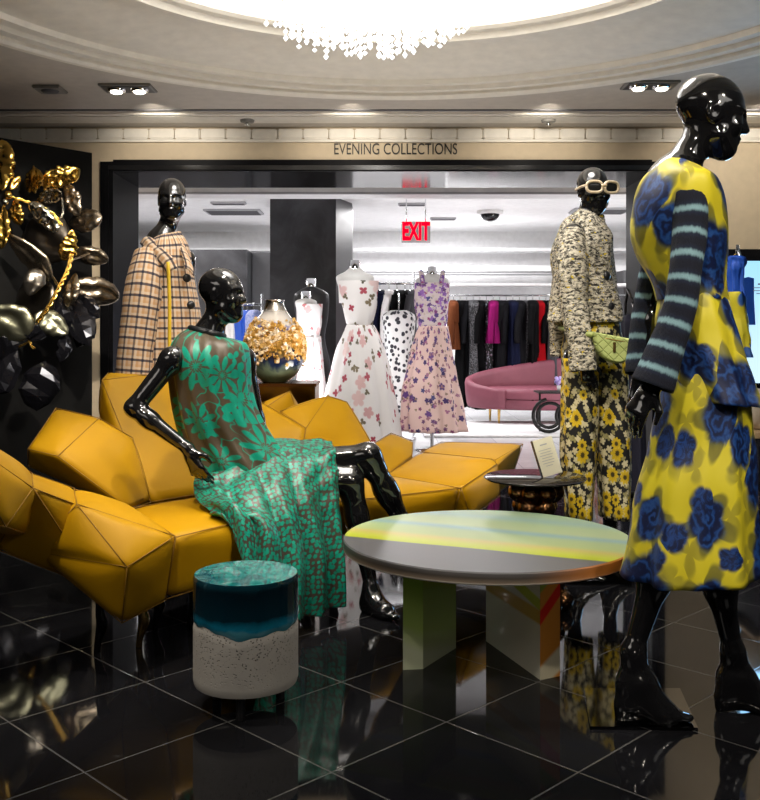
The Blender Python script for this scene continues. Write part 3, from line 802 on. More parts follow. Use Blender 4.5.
lobe('seat', [(176, 537, 3.28), (258, 516, 3.66), (330, 500, 4.0), (131, 508, 3.69), (199, 495, 4.05), (290, 482, 4.42), (166, 599, 3.32), (194, 594, 3.42), (263, 572, 3.70), (330, 548, 4.0), (134, 548, 3.75), (290, 516, 4.45)], .035)
lobe('seat', [(338, 502, 4.05), (461, 488, 4.32), (384, 475, 4.74), (300, 480, 4.48), (345, 537, 4.08), (452, 523, 4.36), (384, 506, 4.75), (300, 514, 4.5)], .035)
lobe('seat', [(461, 488, 4.33), (497, 464, 4.76), (492, 459, 4.82), (421, 452, 5.1), (384, 476, 4.74), (471, 518, 4.38), (500, 496, 4.78), (420, 494, 5.1), (384, 505, 4.74)], .03)
lobe('seat', [(421, 452, 5.12), (441, 442, 5.5), (523, 444, 5.32), (518, 461, 5.22), (495, 460, 4.84), (497, 466, 4.80), (485, 503, 4.86), (510, 484, 5.3), (441, 482, 5.5), (425, 480, 5.14)], .02)
lobe('backrest', [(28, 449, 3.75), (56, 408, 4.0), (99, 418, 4.0), (58, 456, 3.70), (81, 483, 3.72), (133, 438, 4.02), (151, 502, 3.92), (130, 510, 3.77), (72, 490, 3.78), (28, 466, 3.95), (60, 450, 4.15), (133, 470, 4.2)], .03)
lobe('backrest', [(102, 380, 4.3), (108, 373, 4.42), (146, 375, 4.45), (190, 384, 4.6), (236, 400, 4.75), (240, 470, 4.45), (199, 494, 4.10), (151, 502, 3.94), (133, 438, 4.08), (100, 417, 4.24), (103, 422, 4.5), (230, 420, 4.95), (150, 520, 4.2), (230, 500, 4.6)], .03, 'tallest block of the back')
lobe('backrest', [(254, 398, 4.86), (280, 411, 4.78), (306, 428, 4.66), (296, 482, 4.48), (236, 480, 4.42), (228, 400, 4.80), (300, 440, 5.0), (240, 430, 5.1)], .02)
lobe('backrest', [(264, 402, 5.15), (290, 391, 5.2), (298, 404, 5.32), (272, 432, 5.1), (302, 430, 5.22), (262, 410, 5.1)], .02)
lobe('backrest', [(280, 411, 4.80), (306, 428, 4.68), (328, 396, 5.0), (347, 402, 5.04), (360, 420, 5.0), (372, 444, 4.96), (377, 476, 4.78), (340, 480, 4.62), (297, 482, 4.50), (330, 402, 5.25), (372, 452, 5.2), (320, 470, 5.0)], .03)
lobe('backrest', [(373, 444, 5.0), (391, 433, 5.3), (413, 441, 5.36), (412, 456, 5.14), (383, 477, 4.80), (371, 470, 5.0), (376, 480, 5.2), (410, 470, 5.36)], .012)
def wavy(px, y, Y, mat, top, lab=None):
    b = W(px, y, Y); b.z = .0
    part('leg', MB().tube([(b.x, b.y, .0), (b.x + .004, b.y, .04), (b.x + .018, b.y, .10), (b.x + .012, b.y, .16), (b.x + .03, b.y + .03, top)], [.012, .013, .021, .017, .03], 10), M[mat], t, lab)
wavy(139, 647, 3.49, 'gold_leg', .30, 'gold organic leg'); wavy(97, 652, 3.44, 'black_metal', .30); wavy(155, 629, 3.70, 'black_metal', .30)
wavy(190, 626, 3.74, 'black_metal', .30); wavy(330, 600, 4.25, 'black_metal', .26); wavy(440, 580, 4.55, 'gold_leg', .24); wavy(300, 560, 4.7, 'black_metal', .3)

# ------------------------------------------------------------------ coloured acrylic coffee table
tc = Vector((.375, 3.36, 0)); tr = .503
t = thing('coffee_table', 'round translucent acrylic coffee table banded in green, yellow, blue and grey', 'coffee table', tc)
ring = [(tr - .004, .390), (tr, .394), (tr, .426), (tr - .004, .430)]
part('edge', MB().lathe(ring, tc, 128, cap=False), M['table_edge'], t, 'dark smoky rim fading to orange', auto=30)
part('tabletop', MB().lathe([(0, .390), (tr - .004, .390)], tc, 128, cap=False).lathe([(tr - .004, .430), (0, .430)], tc, 128, cap=False), M['table_acrylic'], t)
def prism(px, h=.39):
    b = [W(x, y, F * E / (y - HZ)) for x, y in px]; n = len(b)
    b = [Vector((p.x, p.y, 0)) for p in b]
    return MB().add(b + [p + Vector((0, 0, h)) for p in b], [tuple(range(n)), tuple(range(n, 2 * n))] + [(i, (i + 1) % n, n + (i + 1) % n, n + i) for i in range(n)], None, False)
part('leg', prism([(403, 670), (423, 669), (456, 648), (436, 650)]), M['leg_green'], t, 'green tinted slab leg')
def face_prism(a, b, d):
    A = [Vector((p.x, p.y, 0)) for p in (W(*a), W(*b))]; dd = Vector(d); return MB().add(
        [A[0], A[1], A[1] + dd, A[0] + dd] + [q + Vector((0, 0, .39)) for q in (A[0], A[1], A[1] + dd, A[0] + dd)],
        [(0, 1, 2, 3), (4, 5, 6, 7), (0, 1, 5, 4), (1, 2, 6, 5), (2, 3, 7, 6), (3, 0, 4, 7)], None, False)
g1 = lambda x, y: (x, y, F * E / (y - HZ))
l2 = part('leg', face_prism(g1(486, 641), g1(540, 680), (.03, .035, 0)), M['leg_white'], t, 'pale slab leg with yellow stripes')
part('end_face', face_prism(g1(540.2, 680.2), g1(560, 676), (-.004, .02, 0)), M['leg_orange'], l2, 'orange end face')

# ------------------------------------------------------------------ resin and concrete stool
sc_ = Vector(((246 - CX) * 2.95 / F, 2.95, 0)); sr = .160
t = thing('drum_stool', 'drum stool with teal resin top on a pitted concrete base', 'stool', sc_)
rr = random.Random(5)
def wobr(z, amp, seed):
    mb = MB(); return mb
def joint(th): return .262 + .010 * math.sin(2 * th + 1) + .006 * math.sin(5 * th) + .003 * math.sin(13 * th)
def drum(z0f, z1f, r, nz, mb):
    n = 96; vs = []; fs = []
    for j in range(nz + 1):
        for i in range(n):
            th = 2 * PI * i / n; z = z0f(th) + (z1f(th) - z0f(th)) * j / nz
            rad = r - (.004 if j in (0, nz) else 0)
            vs.append(sc_ + Vector((rad * math.cos(th), rad * math.sin(th), z)))
    for j in range(nz):
        for i in range(n): k = (i + 1) % n; fs.append((j * n + i, j * n + k, (j + 1) * n + k, (j + 1) * n + i))
    fs.append(tuple(range(n))[::-1]); fs.append(tuple(range(nz * n, nz * n + n)))
    return mb.add(vs, fs)
part('concrete_base', drum(lambda a: .078, joint, sr, 14, MB()), M['concrete'], t, auto=50)
part('resin_top', drum(joint, lambda a: .408, sr + .0005, 14, MB()), M['teal_resin'], t, auto=50)
for k in range(3):
    a = R(-90 + 120 * k); p = sc_ + Vector((.115 * math.cos(a), .115 * math.sin(a), 0))
    part('leg', MB().lathe([(.012, 0), (.014, .004), (.014, .08)], p, 16), M['black_satin'], t)

# ------------------------------------------------------------------ bronze side table on stacked balls, card on top
sx = Vector(((535 - CX) * 4. / F, 4., 0))
t = thing('side_table', 'small round dark bronze side table on a stem of bronze balls', 'side table', sx)
part('tabletop', MB().lathe([(0, .528), (.205, .532), (.213, .540), (.205, .546), (0, .546)], sx, 64, cap=False), M['table_bronze'], t, auto=40)
rr = random.Random(11); k = 0
for z, rad, m, r in ((.042, .118, 9, .042), (.10, .085, 7, .043), (.165, .055, 5, .042), (.23, .040, 4, .042), (.295, .036, 4, .040), (.36, .040, 4, .040), (.42, .056, 5, .042), (.482, .078, 7, .042)):
    for i in range(m):
        a = 2 * PI * (i + .5 * (k % 2)) / m + .3
        part('ball', MB().sphere(sx + Vector((rad * math.cos(a), rad * math.sin(a), z)), r * rr.uniform(.92, 1.08), 16), M['dark_bronze'], t)
    k += 1
part('core', MB().tube([sx + Vector((0, 0, .01)), sx + Vector((0, 0, .53))], .03, 12, 1), M['dark_bronze'], t)
cb = W(548, 474, 3.97); cb.z = .5465
t = thing('information_card', 'cream printed card leaning back on the round bronze side table', 'card', cb)
Rm = Matrix.Rotation(R(-18), 3, 'Y') @ Matrix.Rotation(R(-14), 3, 'X') 
Rm = Matrix.Rotation(R(8), 3, 'Z') @ Matrix.Rotation(R(-12), 3, 'X') @ Matrix.Rotation(R(-14), 3, 'Y')
part('board', MB().box(cb + Vector((-.005, 0, .083)), (.088, .018, .155), Rm, .002), M['cream_card'], t)
mb = MB()
for k, w in enumerate((.03, .0, .055, .05, .058, .045, .055, .05, .03)):
    if w: mb.box(cb + Vector((-.005, 0, .083)) + Rm @ Vector((-.002, -.0096, .052 - k * .011)), (w, .0008, .002 if k else .005), Rm)
part('print', mb, M['vent'], t)
part('edge_band', MB().box(cb + Vector((-.005, 0, .083)) + Rm @ Vector((-.0446, 0, 0)), (.003, .0185, .156), Rm), M['black_satin'], t)

# ------------------------------------------------------------------ vase on a bronze mirror plinth
vc = Vector(((284 - CX) * 6. / F, 6., 0)); vz = .83
t = thing('display_plinth', 'square mirror-polished bronze plinth under the crystal crusted vase', 'plinth', vc)
part('body', MB().box(vc + Vector((0, .05, .405)), (.41, .40, .81), None, .004), M['bronze_mirror'], t)
part('top_plate', MB().box(vc + Vector((0, .05, .82)), (.425, .415, .02), None, .003), M['dark_bronze'], t)
prof = [(0, 0), (.07, .0), (.095, .012), (.14, .05), (.172, .11), (.184, .17), (.182, .24), (.162, .31), (.128, .37), (.095, .415), (.070, .455), (.058, .49), (.058, .505), (.062, .512), (.054, .512), (.045, .48)]
pr = [(x.x, x.y) for x in cat([Vector((a, b, 0)) for a, b in prof], 4)]
vb = vc + Vector((-.058, 0, vz + .0005))
t = thing('crystal_vase', 'bulbous glass vase crusted with amber crystals', 'vase', vb)
part('vessel', MB().lathe(pr, vb, 64, cap=False), M['vase_glass'], t)
mb = MB(); rr = random.Random(9)
for k in range(1500):
    z = rr.triangular(.10, .40, .27); th = rr.uniform(0, 2 * PI)
    if rr.random() < .45 * max(0, (.2 - z) / .1): continue
    r = np.interp(z, [p[1] for p in pr[:52]], [p[0] for p in pr[:52]])
    s_ = rr.uniform(.009, .021); q = Matrix.Rotation(rr.uniform(0, 6), 3, 'X') @ Matrix.Rotation(rr.uniform(0, 6), 3, 'Z')
    mb.box(vb + Vector(((r + .008) * math.cos(th), (r + .008) * math.sin(th), z)), (s_, s_ * .8, s_ * rr.uniform(.8, 1.6)), q)
part('crystal_crust', mb, M['amber'], t, 'rough crust of amber crystals', kind='stuff')

# ------------------------------------------------------------------ metal flower relief
t = thing('metal_flower_relief', 'wall sculpture of crumpled gold, bronze and black metal petals', 'wall sculpture', W(40, 290, 6.3))
def leaf(px, py, L, w, ang, mat, Y=6.25, pinch=.5, crump=.12, seed=0, tw=0., fat=.35, facet=False):
    rr = random.Random(seed * 7 + int(px * 3 + py)); s_ = Y / F; n, m = (24, 24) if not facet else (8, 7)
    c = W(px, py, Y); vs = []; fs = []
    so = Vector((rr.uniform(0, 50), rr.uniform(0, 50), rr.uniform(0, 50)))
    yaw, pit = rr.uniform(-.5, .5), rr.uniform(-.4, .4)
    RM = Matrix.Rotation(yaw, 3, 'Z') @ Matrix.Rotation(pit, 3, 'X') @ Matrix.Rotation(-R(ang), 3, 'Y')
    for j in range(m + 1):
        u = j / m; x = (u - .5) * L * s_
        ww = math.sin(PI * u) ** pinch * w * s_ / 2 * (.75 + .5 * (1 - u if tw < 0 else u) if tw else 1)
        for i in range(n):
            a = 2 * PI * i / n
            p = Vector((x, math.sin(a) * ww * fat, math.cos(a) * ww))
            nz = noise.noise(p * (55 / max(1, w / 14)) + so) + .5 * noise.noise(p * 130 + so)
            nd = Vector((0, math.sin(a), math.cos(a))) * nz * crump * w * s_ * math.sin(PI * u)
            crease = -.30 * abs(math.cos(a)) ** 8 * 0
            if not facet and math.sin(a) < 0: p.y += .13 * w * s_ * math.sin(PI * u) * math.exp(-((math.cos(a) - .25 * math.sin(5 * u + seed)) / .22) ** 2)
            p = p + nd + Vector((0, math.sin(3.2 * u + seed) * .06 * L * s_, math.sin(2.4 * u + seed) * .06 * L * s_))
            vs.append(c + RM @ p)
    for j in range(m):
        for i in range(n):
            k = (i + 1) % n; fs.append((j * n + i, j * n + k, (j + 1) * n + k, (j + 1) * n + i))
    part('petal', MB().add(vs, fs, None, not facet), M[mat], t)
Lf = [(3, 165, 50, 24, 95, 'gold', 6.15, .16), (34, 181, 27, 21, 5, 'gold', 6.3, .22), (60, 177, 38, 18, 35, 'gold', 6.35, .24), (18, 212, 24, 13, -75, 'gold', 6.2, .2), (2, 228, 40, 12, 90, 'gold', 6.1, .2),
      (15, 183, 16, 7, 50, 'gold', 6.2, .1), (48, 199, 30, 13, 15, 'silver', 6.3, .22), (44, 220, 40, 15, -45, 'silver', 6.28, .2), (72, 200, 32, 15, -60, 'bronze', 6.4, .14), (85, 220, 38, 20, 12, 'bronze', 6.45, .08),
      (67, 245, 30, 14, 72, 'gold', 6.3, .2), (92, 255, 30, 18, -30, 'bronze', 6.5, .08), (28, 258, 56, 24, -62, 'bronze', 6.15, .05), (48, 242, 56, 46, -20, 'dark_pewter', 6.38, .03), (36, 302, 50, 44, 40, 'dark_pewter', 6.35, .03),
      (33, 282, 26, 18, 80, 'pewter', 6.12, .05), (71, 290, 32, 16, 84, 'bronze', 6.3, .12), (96, 290, 44, 26, -24, 'bronze', 6.5, .05), (8, 322, 46, 34, -40, 'olive_metal', 6.15, .05), (51, 325, 34, 22, -32, 'olive_metal', 6.25, .08),
      (78, 322, 50, 24, -60, 'black_metal', 6.35, .14), (88, 306, 34, 18, -32, 'black_metal', 6.42, .14), (34, 331, 24, 16, -20, 'black_metal', 6.2, .2), (63, 348, 26, 13, 70, 'black_metal', 6.3, .2), (84, 330, 36, 20, 60, 'black_metal', 6.4, .2),
      (8, 373, 44, 24, 65, 'black_metal', 6.15, .16), (0, 350, 40, 26, 20, 'black_metal', 6.2, .12), (62, 312, 30, 18, -70, 'black_metal', 6.33, .12)]
for i, (px, py, L, w, a, m_, Y, cr) in enumerate(Lf): leaf(px, py, L * 1.1, w * 1.15, a, m_, Y, .55, cr, i, tw=(1 if i % 3 == 0 else -1 if i % 3 == 1 else 0), fat=.3 + .15 * (i % 2), facet=(m_ == 'black_metal'))
leaf(41, 386, 50, 40, 88, 'black_metal', 6.12, .6, .10, 77, 0, .5, True)
def cord(pts, r, mat, name='stem'):
    p = [W(*q) for q in pts]
    mb = MB(); P = cat(p, 10)
    for ph in (0, 2.1, 4.2):
        mb.tube([q + Vector((math.cos(i * .55 + ph), .0, math.sin(i * .55 + ph))) * r * .8 for i, q in enumerate(P)], r * .62, 8, 1)
    part(name, mb, M[mat], t)
cord([(72, 255, 6.3), (67, 272, 6.28), (60, 286, 6.25), (50, 305, 6.22), (38, 322, 6.2)], .013, 'gold')
cord([(32, 340, 6.2), (18, 347, 6.2), (0, 350, 6.2), (-20, 352, 6.2)], .006, 'gold'); cord([(28, 336, 6.2), (31, 345, 6.2), (34, 348, 6.2)], .008, 'gold')
cord([(8, 196, 6.2), (30, 203, 6.25), (52, 213, 6.3), (63, 228, 6.32), (70, 240, 6.3)], .009, 'gold'); cord([(62, 198, 6.35), (63, 212, 6.36), (60, 220, 6.34)], .006, 'silver')
cord([(70, 260, 6.3), (80, 257, 6.4), (90, 253, 6.48)], .006, 'bronze'); cord([(8, 196, 6.2), (4, 205, 6.15), (0, 220, 6.1)], .007, 'gold'); cord([(58, 286, 6.26), (50, 275, 6.2), (42, 285, 6.2)], .007, 'bronze')
part('bud', MB().sphere(W(8, 195, 6.12), .028, 14), M['gold'], t); part('bud', MB().sphere(W(5, 202, 6.1), .022, 14), M['silver'], t)
# ------------------------------------------------------------------ mannequins
def frame(f, up=(0, 0, 1)):
    f = Vector(f).normalized(); r = f.cross(Vector(up)).normalized(); u = r.cross(f)
    return Matrix((r, f, u)).transposed()          # columns: right, forward, up
def head_prims(c, f, s=1., ears=True):
    A = frame(f); c = Vector(c); Rm = np.array(A)
    def p(x, y, z): return c + A @ (Vector((x, y, z)) * s)
    o = [ell(p(0, -.012, .032), (.076 * s, .098 * s, .086 * s), Rm, .03 * s), ell(p(0, .022, -.028), (.062 * s, .072 * s, .090 * s), Rm, .04 * s),
         ell(p(0, .058, -.093), (.030 * s, .030 * s, .026 * s), Rm, .03 * s),
         cone(p(-.050, .030, -.070), p(0, .055, -.095), .020 * s, .024 * s, .03), cone(p(.050, .030, -.070), p(0, .055, -.095), .020 * s, .024 * s, .03),
         cone(p(0, .084, .018), p(0, .108, -.030), .008 * s, .0125 * s, .016), ell(p(-.010, .098, -.036), (.008 * s, .010 * s, .007 * s), Rm, .008), ell(p(.010, .098, -.036), (.008 * s, .010 * s, .007 * s), Rm, .008),
         cone(p(-.046, .066, .018), p(-.010, .086, .016), .011 * s, .010 * s, .014), cone(p(.046, .066, .018), p(.010, .086, .016), .011 * s, .010 * s, .014),
         ell(p(-.031, .090, -.001), (.018 * s, .013 * s, .011 * s), Rm, .010, True), ell(p(.031, .090, -.001), (.018 * s, .013 * s, .011 * s), Rm, .010, True),
         ell(p(-.030, .077, -.002), (.014 * s, .010 * s, .008 * s), Rm, .006), ell(p(.030, .077, -.002), (.014 * s, .010 * s, .008 * s), Rm, .006),
         ell(p(-.040, .068, -.034), (.022 * s, .018 * s, .020 * s), Rm, .025), ell(p(.040, .068, -.034), (.022 * s, .018 * s, .020 * s), Rm, .025),
         ell(p(0, .091, -.060), (.022 * s, .010 * s, .0065 * s), Rm, .006), ell(p(0, .088, -.073), (.018 * s, .010 * s, .0075 * s), Rm, .006)]
    if ears:
        for q in (-1, 1):
            o += [ell(p(q * .074, -.006, -.012), (.009 * s, .020 * s, .031 * s), Rm, .008), ell(p(q * .083, -.002, -.010), (.006 * s, .010 * s, .018 * s), Rm, .006, True)]
    return o, p(0, -.020, -.075)
def hand_prims(w, d, n, tside, curl=.5, s=1.):
    """wrist, finger direction, palm normal (fingers curl to it), thumb side"""
    w = Vector(w); d = Vector(d).normalized(); n = (Vector(n) - d * Vector(n).dot(d)).normalized(); t = d.cross(n).normalized()
    if t.dot(Vector(tside)) < 0: t = -t
    o = [cone(w, w + d * .035 * s, .021, .022, .02), cone(w + d * .03 * s - t * .014, w + d * .085 * s - t * .020, .017, .014, .016), cone(w + d * .03 * s + t * .010, w + d * .085 * s + t * .020, .018, .014, .016), cone(w + d * .04 * s, w + d * .085 * s, .017, .014, .016)]
    for k, (L, off) in enumerate(((.070, .026), (.080, .009), (.074, -.009), (.058, -.026))):
        b = w + d * (.088 - abs(k - 1) * .004) * s + t * off * s
        c1 = curl * (.6 + .12 * k); d1 = (d * math.cos(c1) + n * math.sin(c1) + t * off * 2.0).normalized(); c2 = c1 + curl * .7; d2 = d * math.cos(c2) + n * math.sin(c2)
        m = b + d1 * L * .48 * s; e = m + d2 * L * .5 * s
        o += [cone(b, m, .0088, .0078, .006), cone(m, e, .0078, .0058, .004)]
    b = w + d * .028 * s + t * .022; m = b + (d * .6 + t * .65 + n * .3).normalized() * .042 * s; e = m + (d * .95 + t * .1 + n * .35).normalized() * .034 * s
    o += [cone(b, m, .014, .010, .012), cone(m, e, .010, .0065, .005)]
    return o
def foot_prims(a, f, h=None, s=.86):
    """high heel pump moulded into the leg: ankle position and pointing direction"""
    a = Vector(a); f = Vector((f[0], f[1], 0)).normalized(); z = a.z
    ball = a + f * .105 * s; ball.z = .030; toe = a + f * .178 * s; toe.z = .022
    heel = a - f * .020 * s; heel.z = z * .58; inst = a + f * .034 * s; inst.z = z * .60
    tip = a - f * .042 * s; tip.z = .014
    side = f.cross(Vector((0, 0, 1)))
    return [cone(a, heel, .027, .028, .03), cone(a, inst, .027, .030, .03), cone(inst, ball, .034, .034, .03, (Vector((0, 0, 1)), .85)), cone(ball, toe, .034, .020, .02, (Vector((0, 0, 1)), .62)),
            cone(heel, ball, .026, .024, .03), cone(heel - Vector((0, 0, .02)), tip, .028, .016, .012), cone(heel - Vector((0, 0, .03)), ball, .022, .022, .03), cone(tip + Vector((0, 0, z * .18)) + f * .012, ball, .024, .018, .03), cone(tip + f * .01, ball - Vector((0, 0, .010)), .012, .012, .012), cone(Vector((tip.x, tip.y, .016)), Vector((tip.x, tip.y, .006)), .014, .014, .006)]
def body(J):
    hc, hf = J['head'], J['hf']
    o, nk = head_prims(hc, hf, J.get('hs', 1.))
    tr = J.get('tr', 1.); nb = Vector(J['neck']); bf = Vector(J['bf']).normalized(); sq = (bf, .72)
    o += [cone(nk, nb, .047, .052, .03), cone(nb, Vector(J['chest']), .060, .09 * tr, .06, (bf, .8))]
    S = [Vector(q) for q in J['sh']]
    for q in S: o.append(cone(nb, q, .045 * J.get('trap', 1.), .044 * J.get('trap', 1.), .06 * J.get('trap', 1.)))
    ch, wa, pe = Vector(J['chest']), Vector(J['waist']), Vector(J['pelvis'])
    o += [cone(ch + Vector((0, 0, .06)), ch - Vector((0, 0, .05)), .125 * tr, .125 * tr, .06, sq), cone(ch, wa, .125 * tr, .100 * tr, .05, sq), cone(wa, pe, .100 * tr, .145 * tr, .05, sq)]
    for q, e, w in zip(S, J['el'], J['wr']):
        e, w = Vector(e), Vector(w)
        o += [ell(q, (.043, .043, .047), None, .04), cone(q, e, .041, .035, .03), cone(e, e + (w - e) * .3, .036, .035, .02), cone(e + (w - e) * .25, w, .035, .022, .02)]
    for h in J.get('hands', []): o += hand_prims(*h)
    for h, k, a in zip(J['hip'], J['kn'], J['an']):
        h, k, a = Vector(h), Vector(k), Vector(a); fwd = (k - (h + a) / 2)
        o += [cone(h, k, .078, .050, .04), cone(k, k + (a - k) * .12, .050, .044, .03), cone(k, k + (a - k) * .35, .042, .045, .03), cone(k + (a - k) * .3, a, .045, .027, .04)]
    for a, f in J['feet']: o += foot_prims(a, f)
    return o
def mannequin_body(J, parent, res=.0065):
    mb = sdf_mesh(body(J), res); return part('body', mb, M['black_gloss'], parent)
def ring(x0, x1, y, d, Y, tilt=0., turn=0.):
    """garment cross-section: left and right photo edges, half depth, centre depth"""
    c = W((x0 + x1) / 2, y, Y); hw = (x1 - x0) / 2 * Y / F
    return (c, Vector((hw, turn * hw, -tilt * hw)), Vector((-turn * d, d, 0)))
def folds(n, amp, ph=0., p=1., top=0., lo=.35):
    def f(th, v):
        w = max(0., v - top) ** p
        return amp * w * (math.sin(n * th + ph) + .5 * math.sin(n * 1.7 * th * 0 + (n + 4) * th + 2 * ph + 2. * v) + .35 * math.sin((2 * n - 1) * th + 1.3))
    return f
def rumple(amp, fr=18., seed=0.):
    def f(th, v):
        return amp * noise.noise(Vector((math.cos(th) * 1.6, math.sin(th) * 1.6, v * fr * .25 + seed))) * 1.6
    return f
def both(*fs): return lambda th, v: sum(f(th, v) for f in fs)

# ============ tall mannequin in the yellow dress (right)
Y = 2.87
t = thing('mannequin', 'tall black gloss mannequin in a yellow and blue rose print two-piece with striped sleeves', 'mannequin', W(690, 716, 2.86) * Vector((1, 1, 0)) if False else Vector((.93, 2.86, 0)))
f = Vector((.97, -.10, -.20))
J = dict(head=W(711, 114, Y), hf=f, hs=1.0, neck=W(671, 184, Y), bf=(.95, .1, 0), chest=W(679, 232, Y), waist=W(692, 300, Y), pelvis=W(703, 375, Y),
         sh=[W(688, 202, 2.74), W(668, 200, 3.00)], el=[W(680, 306, 2.67), W(655, 300, 3.05)], wr=[W(653, 386, 2.66), W(642, 372, 3.02)],
         hip=[W(698, 395, 2.84), W(708, 395, 2.92)], kn=[W(666, 540, 2.85), W(713, 552, 2.92)], an=[W(633, 652, 2.82), W(733, 652, 2.90)],
         feet=[(W(633, 652, 2.82), (1, -.12, 0)), (W(733, 652, 2.90), (1, -.10, 0))],
         hands=[(W(653, 386, 2.66), (-.55, -.1, -.8), (.5, .6, -.3), (.5, -.5, 0), .7), (W(642, 372, 3.02), (-.2, 0, -.95), (.5, -.6, 0), (1, 0, 0), .5)])
mannequin_body(J, t, .006)
mb = MB().loft([ring(668, 700, 166, .070, Y, .5), ring(655, 706, 172, .13, Y, .25), ring(644, 711, 182, .195, Y, .1), ring(636, 717, 202, .20, Y), ring(634, 724, 232, .17, Y), ring(641, 725, 258, .155, Y), ring(652, 724, 282, .135, Y), ring(658, 724, 300, .132, Y)],
               96, 6, both(folds(7, .004, .5, 1., .1), rumple(.006)))
part('blouse', mb, M['blue_rose'], t)
mb = MB().loft([ring(661, 721, 294, .126, Y), ring(658, 729, 318, .145, Y), ring(662, 737, 350, .16, Y, -.0), ring(668, 746, 380, .178, Y), ring(672, 752, 401, .19, Y, .10)], 128, 6, both(folds(6, .012, 1.2, 1.2), rumple(.004)))
o = part('peplum', mb, M['blue_rose'], t, 'flared peplum with a pleat at the front'); solidify(o, .004, -1)
mb = MB().loft([ring(664, 742, 372, .145, Y), ring(656, 747, 420, .165, Y), ring(645, 750, 470, .19, Y), ring(633, 753, 522, .215, Y), ring(622, 757, 570, .235, Y, -.08)], 160, 6, both(folds(7, .012, .3, 1.1), rumple(.006)))
o = part('skirt', mb, M['blue_rose'], t); solidify(o, .004, -1)
# collar piping and sleeves
def sleeve(pts, rad, mat, parent, name='sleeve', am=.07, n=28, hem=True):
    p = [W(*q) for q in pts]
    def fo(th, v): return am * (noise.noise(Vector((math.cos(th) * 1.5, math.sin(th) * 1.5, v * 7.))) + .6 * noise.noise(Vector((math.cos(th) * 2.5, math.sin(th) * 2.5, v * 16.))))
    o = part(name, MB().tube(p, rad, n, 8, False, fo), mat, parent); solidify(o, .005, -1); return o
sleeve([(688, 180, 2.735), (688, 182.5, 2.735), (689, 188, 2.73), (690, 198, 2.72), (690, 225, 2.705), (687, 262, 2.68), (680, 306, 2.665), (667, 345, 2.655), (652, 386, 2.65)], [.006, .030, .046, .052, .048, .045, .046, .048, .060], M['striped_knit'], t)
sleeve([(668, 205, 3.02), (657, 250, 3.05), (649, 300, 3.06), (643, 340, 3.05), (641, 374, 3.03)], [.04, .044, .045, .045, .05], M['striped_knit'], t)
mb = MB().tube([W(668 + 17 * (1 + math.sin(a)) - 4, 167 - 8 * math.sin(a) + 2, Y + .075 * math.cos(a)) for a in [2 * PI * k / 24 for k in range(25)]], .004, 6, 1)
# mirror base plate
pl = [W(584, 691, 3.067), W(680, 691, 3.067), W(698, 731, 2.76), W(590, 729.5, 2.77)]
pl = [Vector((p.x, p.y, .0005)) for p in pl]; up = Vector((0, 0, .009))
part('base_plate', MB().add(pl + [p + up for p in pl], [(0, 1, 2, 3), (4, 5, 6, 7), (0, 1, 5, 4), (1, 2, 6, 5), (2, 3, 7, 6), (3, 0, 4, 7)], None, False), M['plate_steel'], t, 'polished steel base plate')

# ============ mannequin with sunglasses and tweed jacket
Y = 4.49
t = thing('mannequin', 'black gloss mannequin with cream sunglasses in a tweed jacket and sunflower trousers', 'mannequin', (.99, Y, 0))
hf = Vector((.22, -.97, -.05)); hc = W(593, 190, Y)
J = dict(head=hc, hf=hf, hs=.90, neck=W(585, 228, Y), bf=(.8, -.6, 0), chest=W(586, 262, Y), waist=W(591, 312, Y), pelvis=W(593, 350, Y),
         sh=[W(573, 236, Y - .12), W(600, 236, Y + .12)], el=[W(574, 295, Y - .17), W(592, 300, Y + .2)], wr=[W(584, 360, Y - .22), W(572, 345, Y + .2)],
         hip=[W(580, 360, Y - .05), W(606, 360, Y + .05)], kn=[W(577, 455, Y - .05), W(610, 455, Y + .03)], an=[W(574, 545, Y - .02), W(610, 545, Y + .02)],
         feet=[(W(574, 545, Y - .02), (.7, -.7, 0)), (W(610, 545, Y + .02), (.75, -.65, 0))], hands=[(W(584, 360, Y - .22), (.25, .1, -.95), (.3, .9, 0), (1, -.2, 0), .4)])
mannequin_body(J, t, .0068)
mb = MB().loft([ring(581, 600, 214, .06, Y, .5), ring(566, 606, 223, .12, Y, .25), ring(556, 611, 240, .155, Y), ring(553, 615, 268, .165, Y), ring(550, 619, 300, .17, Y), ring(549, 621, 322, .18, Y, -.0)], 64, 6, rumple(.012, 22))
jk = part('jacket', mb, M['tweed'], t); solidify(jk, .01, -1)
for x, y in ((610, 276), (614, 306)):
    p = W(x - 3, y, Y - .135)
    part('button', MB().sphere(p, (.022, .012, .022), 14, Matrix.Rotation(R(40), 3, 'Z')), M['button'], jk)
part('shirt_collar', MB().tube([W(593 + 9 * math.sin(a), 212.5 + 4.5 * math.sin(a), Y - .048 * math.cos(a)) for a in [2 * PI * k / 20 for k in range(21)]], .013, 10, 1), M['sunflower_print'], t)
part('collar', MB().tube([W(592 + 10.5 * math.sin(a), 216 - 5 * math.cos(a * 1) * 0 + 4.5 * math.sin(a) + 0, Y - .055 * math.cos(a)) for a in [2 * PI * k / 20 for k in range(21)]], .014, 10, 1), M['tweed'], jk)
sleeve([(572, 232, Y - .13), (572, 262, Y - .18), (574, 300, Y - .20), (580, 340, Y - .235), (583, 371, Y - .25)], [.055, .068, .062, .058, .058], M['tweed'], t, am=.13)
sleeve([(570, 250, Y + .1), (562, 290, Y + .14), (560, 325, Y + .15), (561, 356, Y + .15)], [.05, .055, .052, .05], M['tweed'], t, am=.12)
def trouser(rs, name='trousers'):
    return MB().loft(rs, 48, 6, both(folds(5, .008, .7, 1., .1), rumple(.008)))
